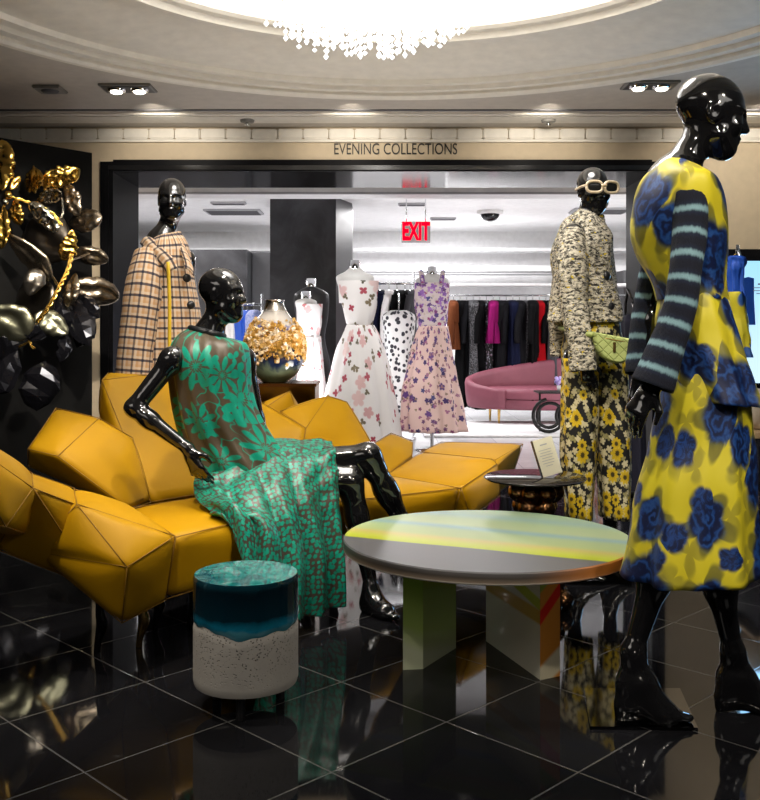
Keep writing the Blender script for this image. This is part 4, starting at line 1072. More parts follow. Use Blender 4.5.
mb = MB().loft([ring(567, 618, 314, .13, Y), ring(563, 622, 345, .15, Y), ring(562, 624, 368, .15, Y)], 64, 5, rumple(.006))
tr_ = part('trousers', mb, M['sunflower_print'], t)
for rs in ([ring(562, 597, 358, .13, Y - .04), ring(562, 597, 400, .135, Y - .05), ring(563, 596, 460, .12, Y - .05), ring(566, 592, 518, .105, Y - .04)], [ring(590, 625, 358, .13, Y + .02), ring(594, 628, 400, .135, Y + .03), ring(597, 631, 460, .12, Y + .02), ring(600, 630, 517, .11, Y + .0)]):
    o = part('trouser_leg', trouser(rs), M['sunflower_print'], tr_); solidify(o, .005, -1)
# sunglasses
A = frame(hf)
sg = MB()
for q in (-1, 1):
    sg.tube([hc + A @ Vector((q * .042 + .036 * math.copysign(abs(math.cos(a)) ** .7, math.cos(a)), .112 - abs(q * .042 + .03 * math.cos(a)) * .18, .004 + .025 * math.copysign(abs(math.sin(a)) ** .7, math.sin(a)))) for a in [2 * PI * k / 28 for k in range(29)]], .0068, 8, 1)
    sg.tube([hc + A @ Vector(v) for v in ((q * .076, .098, .010), (q * .084, .06, .008), (q * .082, -.01, .0))], .006, 8, 4)
sg.tube([hc + A @ Vector(v) for v in ((-.012, .112, .010), (0, .116, .012), (.012, .112, .010))], .006, 8, 4)
so = part('sunglasses', sg, M['sunglass_frame'], t)
for q in (-1, 1): part('lens', MB().sphere(hc + A @ Vector((q * .042, .105, .004)), (.034, .004, .024), 20, A @ Matrix.Rotation(-q * .18, 3, 'Z')), M['lens'], so)
# belt bag
bc = W(613, 347, 4.2); b = MB(); vs = []; n = 40
rr_ = [(bc + Vector((0, 0, 0)), 0)]
prof = []
mbb = MB(); top = .052
out = [(-.088, .050), (.088, .050)] + [(.088 * math.cos(a) * (1 if a > -PI / 2 else 1), .045 - .115 * math.sin(-a) ** .8) for a in [-PI * k / 24 for k in range(1, 24)]]
m = len(out); V0 = []
for sc1, dy in ((.86, -.040), (.97, -.032), (1., -.01), (1., .01), (.97, .032), (.86, .040)):
    V0 += [bc + Vector((x * sc1, dy, z * sc1 - .18 * x)) for x, z in out]
fs = [tuple(range(m)), tuple(range(5 * m, 6 * m))] + [(j * m + i, j * m + (i + 1) % m, (j + 1) * m + (i + 1) % m, (j + 1) * m + i) for j in range(5) for i in range(m)]
bg = part('belt_bag', mbb.add(V0, fs), M['quilted_green'], t, 'quilted green half-moon belt bag', auto=45)
part('strap', MB().tube([bc + Vector((-.085, .0, .055)), W(585, 334, 4.22), W(570, 330, 4.32), W(560, 328, 4.45)], .013, 8, 5, squash=Vector((0, 0, 1))), M['bag_strap'], bg)
part('zip', MB().tube([bc + Vector((-.08, -.034, .046)), bc + Vector((0, -.040, .030)), bc + Vector((.08, -.034, .017))], .003, 6, 4), M['gold_leg'], bg)
part('zip_pull', MB().box(bc + Vector((-.005, -.046, .0)), (.012, .006, .045), None, .002), M['gold_leg'], bg)
p0 = Vector((.97, 4.52, .005)); part('base_plate', MB().box(p0, (.34, .34, .009), None, .001), M['plate_steel'], t, 'polished steel base plate')

# ============ mannequin in the plaid jacket (left, behind the sofa)
Y = 5.0
t = thing('mannequin', 'black gloss mannequin in an oversized tan and navy plaid jacket behind the sofa', 'mannequin', (-1.08, Y, 0))
hf = Vector((.12, -.99, -.06)); hc = W(172, 199, Y)
J = dict(head=hc, hf=hf, hs=.92, neck=W(161, 243, Y), bf=(.55, -.83, 0), chest=W(165, 282, Y), waist=W(168, 345, Y), pelvis=W(170, 395, Y),
         sh=[W(146, 258, Y - .08), W(185, 260, Y + .08)], el=[W(141, 320, Y - .14), W(196, 325, Y + .12)], wr=[W(138, 392, Y - .16), W(198, 392, Y + .05)],
         hip=[W(160, 400, Y - .04), W(182, 400, Y + .04)], kn=[W(160, 475, Y - .03), W(184, 475, Y + .03)], an=[W(160, 535, Y), W(184, 535, Y + .02)],
         feet=[(W(160, 535, Y), (.6, -.8, 0)), (W(184, 535, Y + .02), (.6, -.8, 0))], hands=[(W(138, 392, Y - .16), (0, -.1, -1), (1, 0, 0), (0, -1, 0), .5)])
mannequin_body(J, t, .0072)
mb = MB().loft([ring(151, 178, 236, .075, Y, -.30), ring(142, 187, 248, .13, Y, -.12), ring(136, 192, 264, .165, Y), ring(132, 197, 300, .18, Y), ring(129, 201, 345, .19, Y), ring(127, 204, 395, .20, Y), ring(126, 206, 425, .21, Y)], 96, 6, rumple(.014, 14))
jk = part('jacket', mb, M['plaid'], t); solidify(jk, .008, -1)
sleeve([(148, 254, Y - .09), (144, 285, Y - .16), (139, 325, Y - .19), (134, 370, Y - .21), (132, 408, Y - .21)], [.072, .092, .092, .09, .092], M['plaid'], t, am=.06)
cl = MB(); 
for s_, pts in ((1, [(150, 236, Y - .05), (157, 243, Y - .115), (172, 257, Y - .175), (178, 268, Y - .19)]), (-1, [(176, 240, Y - .05), (180, 250, Y - .10), (184, 262, Y - .15), (184, 268, Y - .17)])):
    p = [W(*q) for q in pts]
    rows = [[q + Vector((0, 0, .0)) for q in p], [q + Vector((s_ * -.028, -.012, -.012)) for q in p], [q + Vector((s_ * -.050, -.004, -.040)) for q in p]]
    cl.patch(rows, 5)
o = part('collar', cl, M['plaid'], jk); solidify(o, .006)
for x, y in ((190, 278), (194, 305), (196, 336)): part('button', MB().sphere(W(x - 3, y, Y - .145), (.022, .012, .022), 14, Matrix.Rotation(R(25), 3, 'Z')), M['button'], jk)
part('strap', MB().tube([W(168, 262, Y - .225), W(169.5, 300, Y - .235), W(169.5, 345, Y - .24), W(169, 385, Y - .24)], .009, 8, 4), M['yellow_strap'], t, 'narrow yellow bag strap')
for rs in ([ring(144, 172, 405, .12, Y - .03), ring(146, 173, 470, .11, Y - .03), ring(149, 171, 528, .09, Y)], [ring(170, 198, 405, .12, Y + .03), ring(171, 198, 470, .11, Y + .03), ring(174, 196, 528, .09, Y + .02)]):
    o = part('trouser_leg', trouser(rs), M['navy_cloth'], t)

# ============ seated mannequin in the teal dress
Y = 3.87
t = thing('mannequin', 'seated black gloss mannequin with crossed legs in a teal floral satin dress', 'mannequin', (-.45, Y, 0))
hf = Vector((.96, -.26, .02)); hc = W(222, 294, Y)
J = dict(head=hc, hf=hf, hs=.90, tr=.82, trap=.72, neck=W(207, 340, Y), bf=(.8, -.6, 0), chest=W(208, 382, Y), waist=W(218, 440, Y), pelvis=W(224, 472, Y),
         sh=[W(172, 360, Y - .13), W(244, 360, Y + .13)], el=[W(134, 408, Y - .18), W(256, 420, Y + .2)], wr=[W(188, 449, Y - .24), W(262, 455, Y + .1)],
         hip=[W(236, 475, 3.83), W(248, 472, 4.0)], kn=[W(350, 482, 3.93), W(368, 456, 3.97)], an=[W(372, 590, 3.93), W(425, 565, 4.05)],
         feet=[(W(371, 590, 3.91), (.62, -.78, 0)), (W(425, 565, 4.05), (.9, -.3, 0))][:1],
         hands=[(W(188, 449, Y - .24), (.42, -.15, -.85), (.4, .7, .1), (.9, -.4, .2), .5), (W(262, 455, Y + .1), (1, -.2, -.2), (0, 0, -1), (0, -1, 0), .4)])
P_ = body(J)
a = W(425, 565, 4.05); d = Vector((.55, -.15, -.8)).normalized()
P_ += [cone(a, a + d * .10, .032, .034, .03), cone(a + d * .09, a + d * .18, .034, .018, .02), cone(a, a - Vector((.03, 0, .04)), .03, .026, .02), cone(a - Vector((.03, 0, .04)), a + Vector((.005, 0, -.14)), .02, .011, .012)]
part('body', sdf_mesh(P_, .0062), M['black_gloss'], t)
mb = MB().loft([ring(191, 223, 333, .070, Y, .25), ring(181, 235, 337, .115, Y, .10), ring(173, 245, 345, .155, Y), ring(170, 249, 360, .178, Y), ring(171, 251, 385, .165, Y), ring(175, 257, 412, .155, Y), ring(182, 270, 438, .135, Y), ring(190, 284, 458, .13, Y), ring(195, 292, 474, .12, Y)], 96, 6,
               both(rumple(.008, 10), lambda th, v: (.004 + .009 * v) * math.sin(13 * th + 2 * v) * (.4 + .6 * abs(math.sin(2.3 * th + 1)))))
dr = part('dress', mb, M['teal_floral'], t)
part('collar_band', MB().tube([W(207 + 16.5 * math.sin(a), 334 + 4.0 * math.sin(a) - 2, Y - .070 * math.cos(a)) for a in [2 * PI * k / 28 for k in range(29)]], .013, 10, 1), M['satin_collar'], dr)
rows = [[(203, 446, 4.02), (235, 446, 4.06), (270, 440, 4.10), (305, 441, 4.12), (330, 441, 4.12)],
        [(198, 457, 3.86), (232, 455, 3.86), (268, 446, 3.90), (305, 444, 3.96), (334, 446, 4.00)],
        [(194, 478, 3.71), (228, 478, 3.70), (265, 467, 3.75), (304, 463, 3.82), (336, 456, 3.89)],
        [(195, 494, 3.62), (236, 503, 3.56), (280, 503, 3.62), (312, 502, 3.74), (340, 500, 3.84)],
        [(212, 505, 3.54), (256, 522, 3.48), (293, 560, 3.58), (322, 560, 3.72), (345, 555, 3.82)],
        [(230, 513, 3.50), (262, 612, 3.45), (292, 619, 3.56), (322, 614, 3.72), (348, 601, 3.82)]]
def dsp(u, v, a, b): 
    w = min(1, max(0, (b - .30) / .5))
    return .024 * w * math.sin(u * 52 + 1.5 * b) + .010 * w * math.sin(u * 98 + 2) + .012 * math.sin(8 * v + 5 * u) * (1 - w) * b + .022 * (1 - w) * noise.noise(Vector((u * 5, v * 16 + u * 9, 0)))
o = part('skirt', MB().patch([[W(*q) for q in r] for r in rows], 14, dsp), M['teal_dots'], t, 'teal spotted satin skirt draped to the floor'); solidify(o, .004, -1)
# gathered back of the skirt on the seat and the far panel behind the shins
rows = [[(336, 446, 4.02), (343, 452, 4.10), (345, 462, 4.16)], [(340, 500, 3.98), (346, 505, 4.06), (348, 505, 4.14)], [(350, 590, 3.99), (362, 600, 4.06), (366, 590, 4.12)]]
# ------------------------------------------------------------------ dress forms and gowns of the bright room
def gown_form(label, Y, neck, torso, skirt, mt, ms, n_f, amp, group=None, strapless=True, floor=True, capm='chrome'):
    x, y = neck; c = W(x, y, Y)
    t = thing('dress_form', label, 'dress form', (c.x, Y, 0), group)
    ty = torso[0][2]
    part('neck_cap', MB().lathe([(0, .09), (.045, .085), (.05, .0), (.055, -.03)], c - Vector((0, 0, .05)), 24), M[capm], t)
    tx0, tx1 = torso[0][0], torso[0][1]
    w = (tx1 - tx0)
    part('torso', MB().loft([ring(x - w * .12, x + w * .12, y + 3, .04, Y), ring(x - w * .25, x + w * .25, y + (ty - y) * .45, .06, Y), ring(x - w * .47, x + w * .47, y + (ty - y) * .75, .085, Y), ring(x - w * .42, x + w * .42, ty + 6, .08, Y), ring(x - w * .40, x + w * .42, ty + 22, .09, Y)], 40, 4, cap=(True, True)), M['form_white'], t)
    bd = part('bodice', MB().loft([ring(a, b, yy, d, Y) for a, b, yy, d in torso], 56, 5, both(rumple(.008, 12), folds(8, .003))), M[mt], t)
    sk = part('skirt', MB().loft([ring(a, b, yy, d, Y) for a, b, yy, d in skirt], 96, 6, both(folds(n_f, amp, 1., 1.), rumple(.012))), M[ms], t); solidify(sk, .006, -1)
    zb = W(x, skirt[-1][2], Y).z
    part('stand', MB().lathe([(.018, 0.01), (.018, zb + .35)], (c.x, Y, 0), 16), M['chrome'], t)
    part('base', MB().lathe([(0, .016), (.16, .012), (.165, .0)], (c.x, Y, 0), 32), M['chrome'], t)
    return t
gown_form('dress form in a white strapless ball gown with scattered red and pink blossoms', 8.9, (355, 264), [(338, 378, 281, .12), (339, 378, 292, .125), (343, 376, 308, .115), (348, 372, 326, .10)], [(347, 373, 325, .105), (338, 383, 345, .19), (330, 390, 378, .28), (323, 397, 415, .35), (317, 403, 448, .40)], 'rose_gown', 'rose_gown', 9, .025)
gown_form('slim dress form in a white sheath with pale red flowers beside the dark column', 9.4, (306, 295), [(299, 322, 304, .10), (300, 322, 318, .10), (303, 319, 338, .085)], [(303, 320, 336, .09), (298, 323, 358, .12), (296, 326, 390, .14), (292, 329, 420, .18), (286, 334, 452, .24)], 'sheath_print', 'sheath_print', 6, .012)
t0 = gown_form('dress form in a blush tulle dress with violet flower appliques', 9.3, (432, 270), [(414, 449, 283, .12), (414, 449, 300, .125), (417, 447, 318, .11), (419, 446, 328, .105)], [(418, 447, 326, .11), (411, 452, 348, .18), (405, 457, 378, .25), (401, 463, 405, .30), (399, 467, 430, .33)], 'violet_bodice', 'violet_appliques', 10, .022)
for s_ in (-1, 1): part('strap', MB().tube([W(432 + s_ * 9, 284, 9.18), W(432 + s_ * 11, 272, 9.25), W(432 + s_ * 10, 276, 9.36)], .022, 8, 4), M['violet_bodice'], t0)
Y = 9.75; c = W(311, 282, Y)
t = thing('dress_form', 'bare black dress form with a silver neck cap in front of the dark column', 'dress form', (c.x, Y, 0))
part('neck_cap', MB().lathe([(0, .09), (.05, .085), (.05, .0)], c - Vector((0, 0, .05)), 24), M['chrome'], t)
part('torso', MB().loft([ring(306, 316, 287, .05, Y), ring(297, 326, 292, .08, Y), ring(294, 329, 298, .10, Y), ring(296, 328, 318, .11, Y), ring(302, 325, 338, .09, Y), ring(298, 330, 362, .12, Y), ring(297, 331, 378, .12, Y)], 40, 5, cap=(True, True)), M['black_satin'], t)
part('stand', MB().lathe([(.018, 0.01), (.018, .7)], (c.x, Y, 0), 16), M['chrome'], t); part('base', MB().lathe([(0, .016), (.16, .012), (.165, .0)], (c.x, Y, 0), 32), M['chrome'], t)

# ------------------------------------------------------------------ garment rails and every garment on them
def rail(name, label, px0, px1, Y, z, board=False):
    x0, x1 = (px0 - CX) * Y / F, (px1 - CX) * Y / F
    t = thing(name, label, 'clothes rail', ((x0 + x1) / 2, Y, 0))
    part('rail', MB().tube([(x0, Y, z), (x1, Y, z)], .014, 10, 1), M['chrome'], t)
    for x in (x0, x1):
        mb = MB(); mb.tube([(x, Y, .02), (x, Y, z + .12)], .014, 10, 1); mb.tube([(x, Y - .22, .015), (x, Y + .22, .015)], .014, 8, 1); part('upright', mb, M['chrome'], t)
    if board: part('shelf', MB().box(((x0 + x1) / 2, Y, z + .13), (x1 - x0 + .04, .42, .03), None, .004), M['white_paint'], t); 
    return t
def garment(label, px, Y, z, w, L, dep, mat, group, name='hanging_gown', cat_='dress', sl=True, flare=1.0, seed=0, lean=0., rot=0.):
    x = (px - CX) * Y / F; t = thing(name, label, cat_, (x, Y, z - L), group); rr = random.Random(seed)
    h = part('hanger', MB().tube([(x, Y - dep * .8, z - .11), (x, Y, z - .05), (x, Y + dep * .8, z - .11)], .006, 6, 4), M['chrome'], t)
    part('hook', MB().tube([(x, Y, z - .05), (x, Y, z + .0), (x + .0, Y + .02, z + .022), (x, Y + .03, z + .005)], .004, 6, 4), M['chrome'], h)
    def rg(dz, a, b): return (Vector((x + lean * dz, Y, z - dz)), Vector((a, 0, 0)), Vector((0, b, 0)))
    w2 = w * flare
    part('cloth', MB().loft([rg(.055, w * .22, dep * .22), rg(.085, w * .38, dep * .75), rg(.14, w * .46, dep), rg(.35, w * .40, dep * .75), rg(L * .45, w * .36, dep * .62), rg(L * .75, w2 * .44, dep * .8), rg(L, w2 * .5, dep * .95)], 32, 5, both(folds(5, .016, rr.uniform(0, 6), .7), rumple(.012, 10, rr.uniform(0, 9)))), M[mat], t)
    if sl:
        for s_ in (-1, 1):
            part('sleeve', MB().tube([(x - w * .1, Y + s_ * dep * .85, z - .12), (x - w * .30, Y + s_ * dep * 1.0, z - .35), (x - w * .34, Y + s_ * dep * .95, z - .62)], [.045, .04, .035], 10, 4), M[mat], t)
    return t
RZ, RY = 1.62, 12.6
rail('clothes_rail', 'long chrome clothes rail with a white top board behind the pink sofa', 447, 645, RY, RZ, True)
G1 = 'gowns on the long rail behind the pink sofa'
seq = [('gown_rust', 'rust brown gown at the left end of the long rail', .7), ('gown_black', 'black gown next to the rust brown one on the long rail', 1.45), ('gown_charcoal', 'charcoal gown left of the silver beaded gown on the long rail', 1.4),
       ('sequin', 'silver beaded black gown hanging left of the long plain black gown', 1.45), ('gown_black', 'long plain black gown right of the silver beaded gown', 1.48), ('white_sprig', 'black gown scattered with white flowers on the long rail', 1.42),
       ('gown_magenta', 'magenta top hanging between floral and charcoal gowns', .62), ('gown_charcoal', 'charcoal gown right of the magenta top', 1.4), ('gown_charcoal', 'charcoal sleeved gown with shiny cuffs on the long rail', 1.3),
       ('gown_midnight', 'midnight blue dress in the middle of the long rail', 1.2), ('gown_charcoal', 'charcoal gown right of the midnight blue dress', 1.2), ('sequin', 'glittering black gown left of the red dress', 1.3),
       ('gown_black', 'plain black gown just left of the red dress', 1.4), ('gown_red', 'bright red dress on the long rail', .95), ('gown_black', 'black gown just right of the red dress', 1.4), ('gown_grey', 'grey gown peeping out beside the tweed jacket', 1.3), ('gown_plum', 'dark plum gown behind the tweed jacket', 1.4)]
for i, (m, lab, L) in enumerate(seq):
    px = 453.5 + i * 6.6; garment(lab, px, RY - .05 + .05 * (i % 3), RZ - .01, .16 if m in ('gown_red', 'gown_magenta', 'gown_rust') else .18, L, .2, m, G1, seed=i, flare=1.05, sl=(i % 2 == 0))
for i, (m, lab) in enumerate((('coral_floral', 'coral floral dress hanging right of the green belt bag'), ('white_sprig', 'black and white sprigged dress right of the coral floral dress'), ('coral_floral', 'coral floral blouse nearest the striped sleeve'))):
    garment(lab, 606 + i * 12, 12.0, 1.42, .24, .95, .2, m, 'prints hanging beyond the belt bag', seed=40 + i)
x = W(628, 327, 10.6)
t = thing('glass_shelf', 'teal edged glass shelf beyond the belt bag', 'shelf', (x.x, 10.6, 0))
part('shelf_pane', MB().box((x.x + .1, 10.6, x.z), (.7, .3, .02)), M['teal_glass'], t)
for s_ in (-.15, .4): part('post', MB().tube([(x.x + s_, 10.7, 0), (x.x + s_, 10.7, x.z)], .014, 8, 1), M['chrome'], t)
garment('long dark navy gown between the sunflower trousers and yellow skirt', 633, 6.6, 1.32, .16, 1.25, .16, 'navy_cloth', None, seed=70, sl=False)
x = (633 - CX) * 6.6 / F
t = thing('hook_stand', 'slim black stand holding the long dark navy gown', 'stand', (x, 6.75, 0))
part('pole', MB().tube([(x, 6.8, .01), (x, 6.8, 1.34), (x, 6.6, 1.345)], .010, 8, 3), M['black_satin'], t); part('base', MB().lathe([(0, .015), (.13, .012), (.135, 0)], (x, 6.8, 0), 24), M['black_satin'], t)
rail('clothes_rail', 'short chrome clothes rail behind the ball gown', 366, 414, 10.3, 1.66)
G2 = 'dresses on the short rail behind the ball gown'
garment('white polka dot dress between the ball gown and the blush dress', 399, 9.95, 1.42, .36, 1.2, .12, 'polka', None, seed=80, sl=False, flare=1.15)
x = (399 - CX) * 9.95 / F
t = thing('hook_stand', 'chrome stand holding the white polka dot dress', 'stand', (x, 10.05, 0))
part('pole', MB().tube([(x, 10.1, .01), (x, 10.1, 1.43), (x, 9.95, 1.44)], .010, 8, 3), M['chrome'], t); part('base', MB().lathe([(0, .015), (.13, .012), (.135, 0)], (x, 10.1, 0), 24), M['chrome'], t)
for i, (px, m, lab) in enumerate(((372, 'blue_lace', 'pale blue lace dress at the left of the short rail'), (380, 'gown_midnight', 'midnight blue dress on the short rail'), (389, 'white_cloth', 'white dress on the short rail'), (397, 'gown_black', 'black dress hanging above the polka dots'), (405, 'gown_black', 'black ruffled dress beside the blush dress'), (410, 'gown_grey', 'grey dress at the right end of the short rail'))):
    garment(lab, px, 10.3, 1.645, .18, .9, .17, m, G2, seed=90 + i)
rail('clothes_rail', 'chrome clothes rail left of the dark column', 226, 262, 10.8, 1.45)
G3 = 'dresses on the rail left of the column'
for i, (px, m, lab, L) in enumerate(((232, 'white_cloth', 'white dress at the left of the rail beside the seated head', 1.1), (240, 'cobalt', 'cobalt blue dress beside the seated mannequin head', 1.2), (247, 'cobalt', 'cobalt blue dress in front of the lilac lace dress', 1.2), (254, 'blue_lace', 'lilac blue lace dress left of the vase', 1.0))):
    garment(lab, px, 10.8 - .1 * (i == 3), 1.44, .2, L, .17, m, G3, seed=100 + i, sl=False)
# rail glimpsed at the far left behind the frame
rail('clothes_rail', 'chrome clothes rail at the far left behind the black frame', 106, 132, 12.0, 1.55)
for i, (px, m, lab) in enumerate(((110, 'gown_plum', 'plum dress at the far left of the bright room'), (116, 'gown_black', 'black dress next to the plum dress at the far left'), (122, 'gown_magenta', 'magenta dress at the far left beside the plaid sleeve'))):
    garment(lab, px, 12., 1.54, .18, 1.3, .17, m, 'dresses on the far left rail', seed=120 + i, sl=False)
# tall clothes seen up under the soffit, reflected
# ------------------------------------------------------------------ pink sofa, scroll table, flowers, rug
pc = Vector((2.16, 12.0, 0)); A_, B_ = 1.02, .42
t = thing('curved_sofa', 'dusty pink velvet sofa with a sweeping curved back on gold legs', 'sofa', pc)
mb = MB(); vs = []; fs = []; n = 60; ths = [R(232 - k * (232 + 50) / n) for k in range(n + 1)]
K = 12
for k, th in enumerate(ths):
    u = k / n; s_ = math.sin(PI * min(1, max(0, (u - .02) / .80)) * .5) ** 1.0
    top = .44 + .42 * (min(1, u / .62) ** 1.1 if u < .62 else 1 - .5 * ((u - .62) / .38) ** 1.5) * (1 if u > .04 else .6)
    c, sn = math.cos(th), math.sin(th)
    for j in range(K):
        a = 2 * PI * j / K; dx = .055 * math.copysign(abs(math.cos(a)) ** .6, math.cos(a)); h = math.copysign(abs(math.sin(a)) ** .5, math.sin(a))
        z = .20 + (top - .20) * (h + 1) / 2; fl = 1 + .10 * (z - .2)
        vs.append(pc + Vector(((A_ * fl + dx) * c, (B_ * fl + dx) * sn, z)))
for k in range(n):
    for j in range(K): q = (j + 1) % K; fs.append((k * K + j, k * K + q, (k + 1) * K + q, (k + 1) * K + j))
fs += [tuple(range(K)), tuple(range(n * K, (n + 1) * K))]
part('backrest', mb.add(vs, fs), M['pink_velvet'], t)
part('seat', MB().lathe([(0, .45), (.8, .45), (.92, .43), (.95, .39), (.95, .32)], pc, 48, cap=False, sc=(1, B_ / A_ * 1.15)), M['pink_velvet'], t)
part('base', MB().lathe([(.97, .31), (.98, .22), (.94, .19), (0, .19)], pc, 48, cap=False, sc=(1, B_ / A_ * 1.12)), M['pink_velvet'], t)
for px, Y in ((499, 11.75), (621, 11.75), (490, 12.2), (585, 11.72), (600, 12.2)):
    q = W(px, 400, Y); part('leg', MB().lathe([(.012, 0), (.02, .2)], (q.x, Y, 0), 12), M['gold_leg'], t)
c = W(552, 392, 10.7)
t = thing('scroll_table', 'black iron scroll side table in front of the pink sofa', 'side table', (c.x, 10.7, 0))
part('tabletop', MB().box((c.x + .05, 10.7, c.z), (.46, .36, .018), None, .004), M['iron'], t)
mb = MB()
for sx_, sc1 in ((-.05, 1), (.17, .8)):
    part('scroll', MB().tube([(c.x + sx_ + r * math.cos(a), 10.58, .21 + r * math.sin(a)) for a, r in [(R(100 + k * 17), .19 * sc1 * (1 - .011 * k)) for k in range(36)]], .020, 8, 1), M['iron'], t)
mb = MB()
for sx_ in (-.12, .2): part('leg', MB().tube([(c.x + sx_, 10.8, .012), (c.x + sx_, 10.8, c.z)], .012, 8, 1), M['iron'], t)
c2 = W(562, 391, 10.7)
t = thing('flower_pot', 'small pot of pale violet flowers on the iron scroll table', 'flowers', (c2.x, 10.7, c.z + .01))
part('pot', MB().lathe([(0, .0), (.05, 0), (.06, .06), (.055, .06)], (c2.x, 10.7, c.z + .0095), 20), M['white_paint'], t)
mb = MB(); rr = random.Random(4)
for k in range(26):
    p = Vector((c2.x + rr.uniform(-.07, .07), 10.7 + rr.uniform(-.07, .07), c.z + .09 + rr.uniform(0, .07))); mb.sphere(p, (.022, .022, .014), 8, Matrix.Rotation(rr.uniform(0, 3), 3, 'X'))
part('blossoms', mb, M['lilac'], t)
x0, x1 = W(450, 433, 10.7).x, W(625, 433, 10.7).x
mb = MB(); mb.box(((x0 + x1) / 2, 11.2, .012), (x1 - x0 + .6, 1.7, .02), None, .006)
solo('rug', mb, M['rug'], 'pale textured rug under the pink sofa', 'rug')
# ------------------------------------------------------------------ right edge: screen, clothes, counter
c = W(790, 322, 6.6); hw, hh = 52 * 6.6 / F, 61 * 6.6 / F
t = thing('wall_screen', 'large lit screen showing a pale blue page at the right edge', 'screen', c - Vector((0, 0, hh)))
part('bezel', MB().box(c + Vector((0, .025, 0)), (2 * hw + .03, .04, 2 * hh + .03), None, .004), M['black_lacquer'], t)
part('display', MB().box(c, (2 * hw, .012, 2 * hh)), M['screen'], t)
mb = MB()
for z, w in ((.26, .07), (.235, .13), (.215, .13), (.195, .09)): mb.box(c + Vector((-.19, -.008, z)), (w, .002, .006 if z < .26 else .011))
part('page_text', mb, M['vent'], t)
mb = MB(); mb.add([c + Vector((x_, -.008, z)) for x_, z in ((-.33, .30), (-.29, .31), (-.25, .30), (-.25, .16), (-.24, -.02), (-.35, -.02), (-.33, .16))], [tuple(range(7))], None, False)
part('page_picture', mb, M['cobalt'], t)
part('mount', MB().tube([c + Vector((.1, .05, 0)), c + Vector((.1, .9, 0))], .03, 8, 1), M['black_satin'], t)
x0 = W(728, 252, 7.4).x
struct('trim_screen_niche', MB().box((x0 + 1.2, 7.44, 1.16), (2.4, .1, 1.24)), M['black_lacquer'])
def top_garment(px, y, Y, label, mat, pts, name, cat_):
    c = W(px, y, Y); t = thing(name, label, cat_, (c.x, Y, c.z - .3))
    part('cloth', MB().loft([ring(a, b, yy, d, Y) for a, b, yy, d in pts], 40, 5, both(folds(5, .010, 1.), rumple(.01))), M[mat], t); return t
t = top_garment(736, 258, 5.2, 'cobalt blue cropped top hanging behind the yellow peplum', 'cobalt', [(729, 741, 256, .05), (728, 745, 261, .07), (730, 742, 275, .06), (729, 744, 297, .07)], 'cropped_blouse', 'blouse')
part('hanger', MB().tube([W(735, 258, 5.2), W(735, 255, 5.2), W(736, 254, 5.2), W(737, 255, 5.2)], .004, 6, 4), M['gold_leg'], t)
t = top_garment(738, 300, 5.2, 'yellow and blue skirt hanging under the cobalt blue top', 'yellow_blue_cloth', [(727, 742, 292, .08), (727, 745, 315, .09), (728, 748, 340, .10), (728, 750, 357, .11)], 'hanging_skirt', 'skirt')
x = W(736, 300, 5.3).x
t = thing('display_stand', 'slim chrome stand carrying the blue top and yellow skirt', 'stand', (x, 5.3, 0))
part('pole', MB().tube([(x, 5.3, .01), (x, 5.3, W(736, 266, 5.3).z), (x, 5.22, W(736, 265, 5.2).z)], .009, 8, 3), M['chrome'], t); part('base', MB().lathe([(0, .014), (.14, .012), (.145, 0)], (x, 5.3, 0), 28), M['chrome'], t)
c = W(751, 433, 5.4); 
t = thing('display_counter', 'dark display counter with a pale wooden top at the right edge', 'counter', (c.x + .45, 5.6, 0))
part('top', MB().box((c.x + .45, 5.6, c.z - .012), (.9, .5, .03), None, .004), M['tan_wood'], t)
part('body', MB().box((c.x + .47, 5.62, (c.z - .03) / 2), (.84, .44, c.z - .03), None, .004), M['black_lacquer'], t)
q = W(757, 412, 5.55)
t = thing('beige_bowl', 'rounded beige vessel standing on the counter at the right edge', 'bowl', (q.x + .02, 5.6, c.z + .003))
part('vessel', MB().lathe([(0, .0), (.06, .0), (.11, .05), (.13, .12), (.12, .19), (.09, .23), (.08, .23), (.1, .15), (0, .02)], (q.x + .02, 5.6, c.z + .0035), 40, cap=False), M['beige_cloth'], t)
# ------------------------------------------------------------------ light and camera
def area(name, loc, sx, sy, power, col=(1, 1, 1), aim=None, shape='RECTANGLE', spread=None):
    l = bpy.data.lights.new(name, 'AREA'); l.shape = shape; l.size = sx; l.size_y = sy; l.energy = power; l.color = col
    if spread: l.spread = R(spread)
    o = bpy.data.objects.new(name, l); C.objects.link(o); o.location = loc
    d = (Vector(aim) - Vector(loc)) if aim else Vector((0, 0, -1)); o.rotation_euler = d.to_track_quat('-Z', 'Y').to_euler(); return o
def spot(name, loc, aim, power, ang=40, blend=.5, r=.04, col=(1, .90, .76)):
    l = bpy.data.lights.new(name, 'SPOT'); l.energy = power; l.spot_size = R(ang); l.spot_blend = blend; l.shadow_soft_size = r; l.color = col
    o = bpy.data.objects.new(name, l); C.objects.link(o); o.location = loc
    o.rotation_euler = (Vector(aim) - Vector(loc)).to_track_quat('-Z', 'Y').to_euler(); return o
WARM = (1, .92, .80)
area('dome_light', (DC.x, DC.y, 3.5), 1.6, 1.6, 120, (1, .95, .88), shape='DISK')
l = bpy.data.lights.new('chandelier_light', 'POINT'); l.energy = 28; l.shadow_soft_size = .2; l.color = (1, .95, .86)
o = bpy.data.objects.new('chandelier_light', l); C.objects.link(o); o.location = (cc.x, cc.y, 3.16)
area('soft_fill_left', (-2.6, .6, 2.70), 1.8, 1.8, 32, (1, .93, .84))  # unseen soft light added for ambient fill and reflections in the metal petals
area('soft_fill_right', (2.4, .2, 2.70), 1.8, 1.8, 30, (1, .95, .88))  # its unseen partner on the right, also added as fill
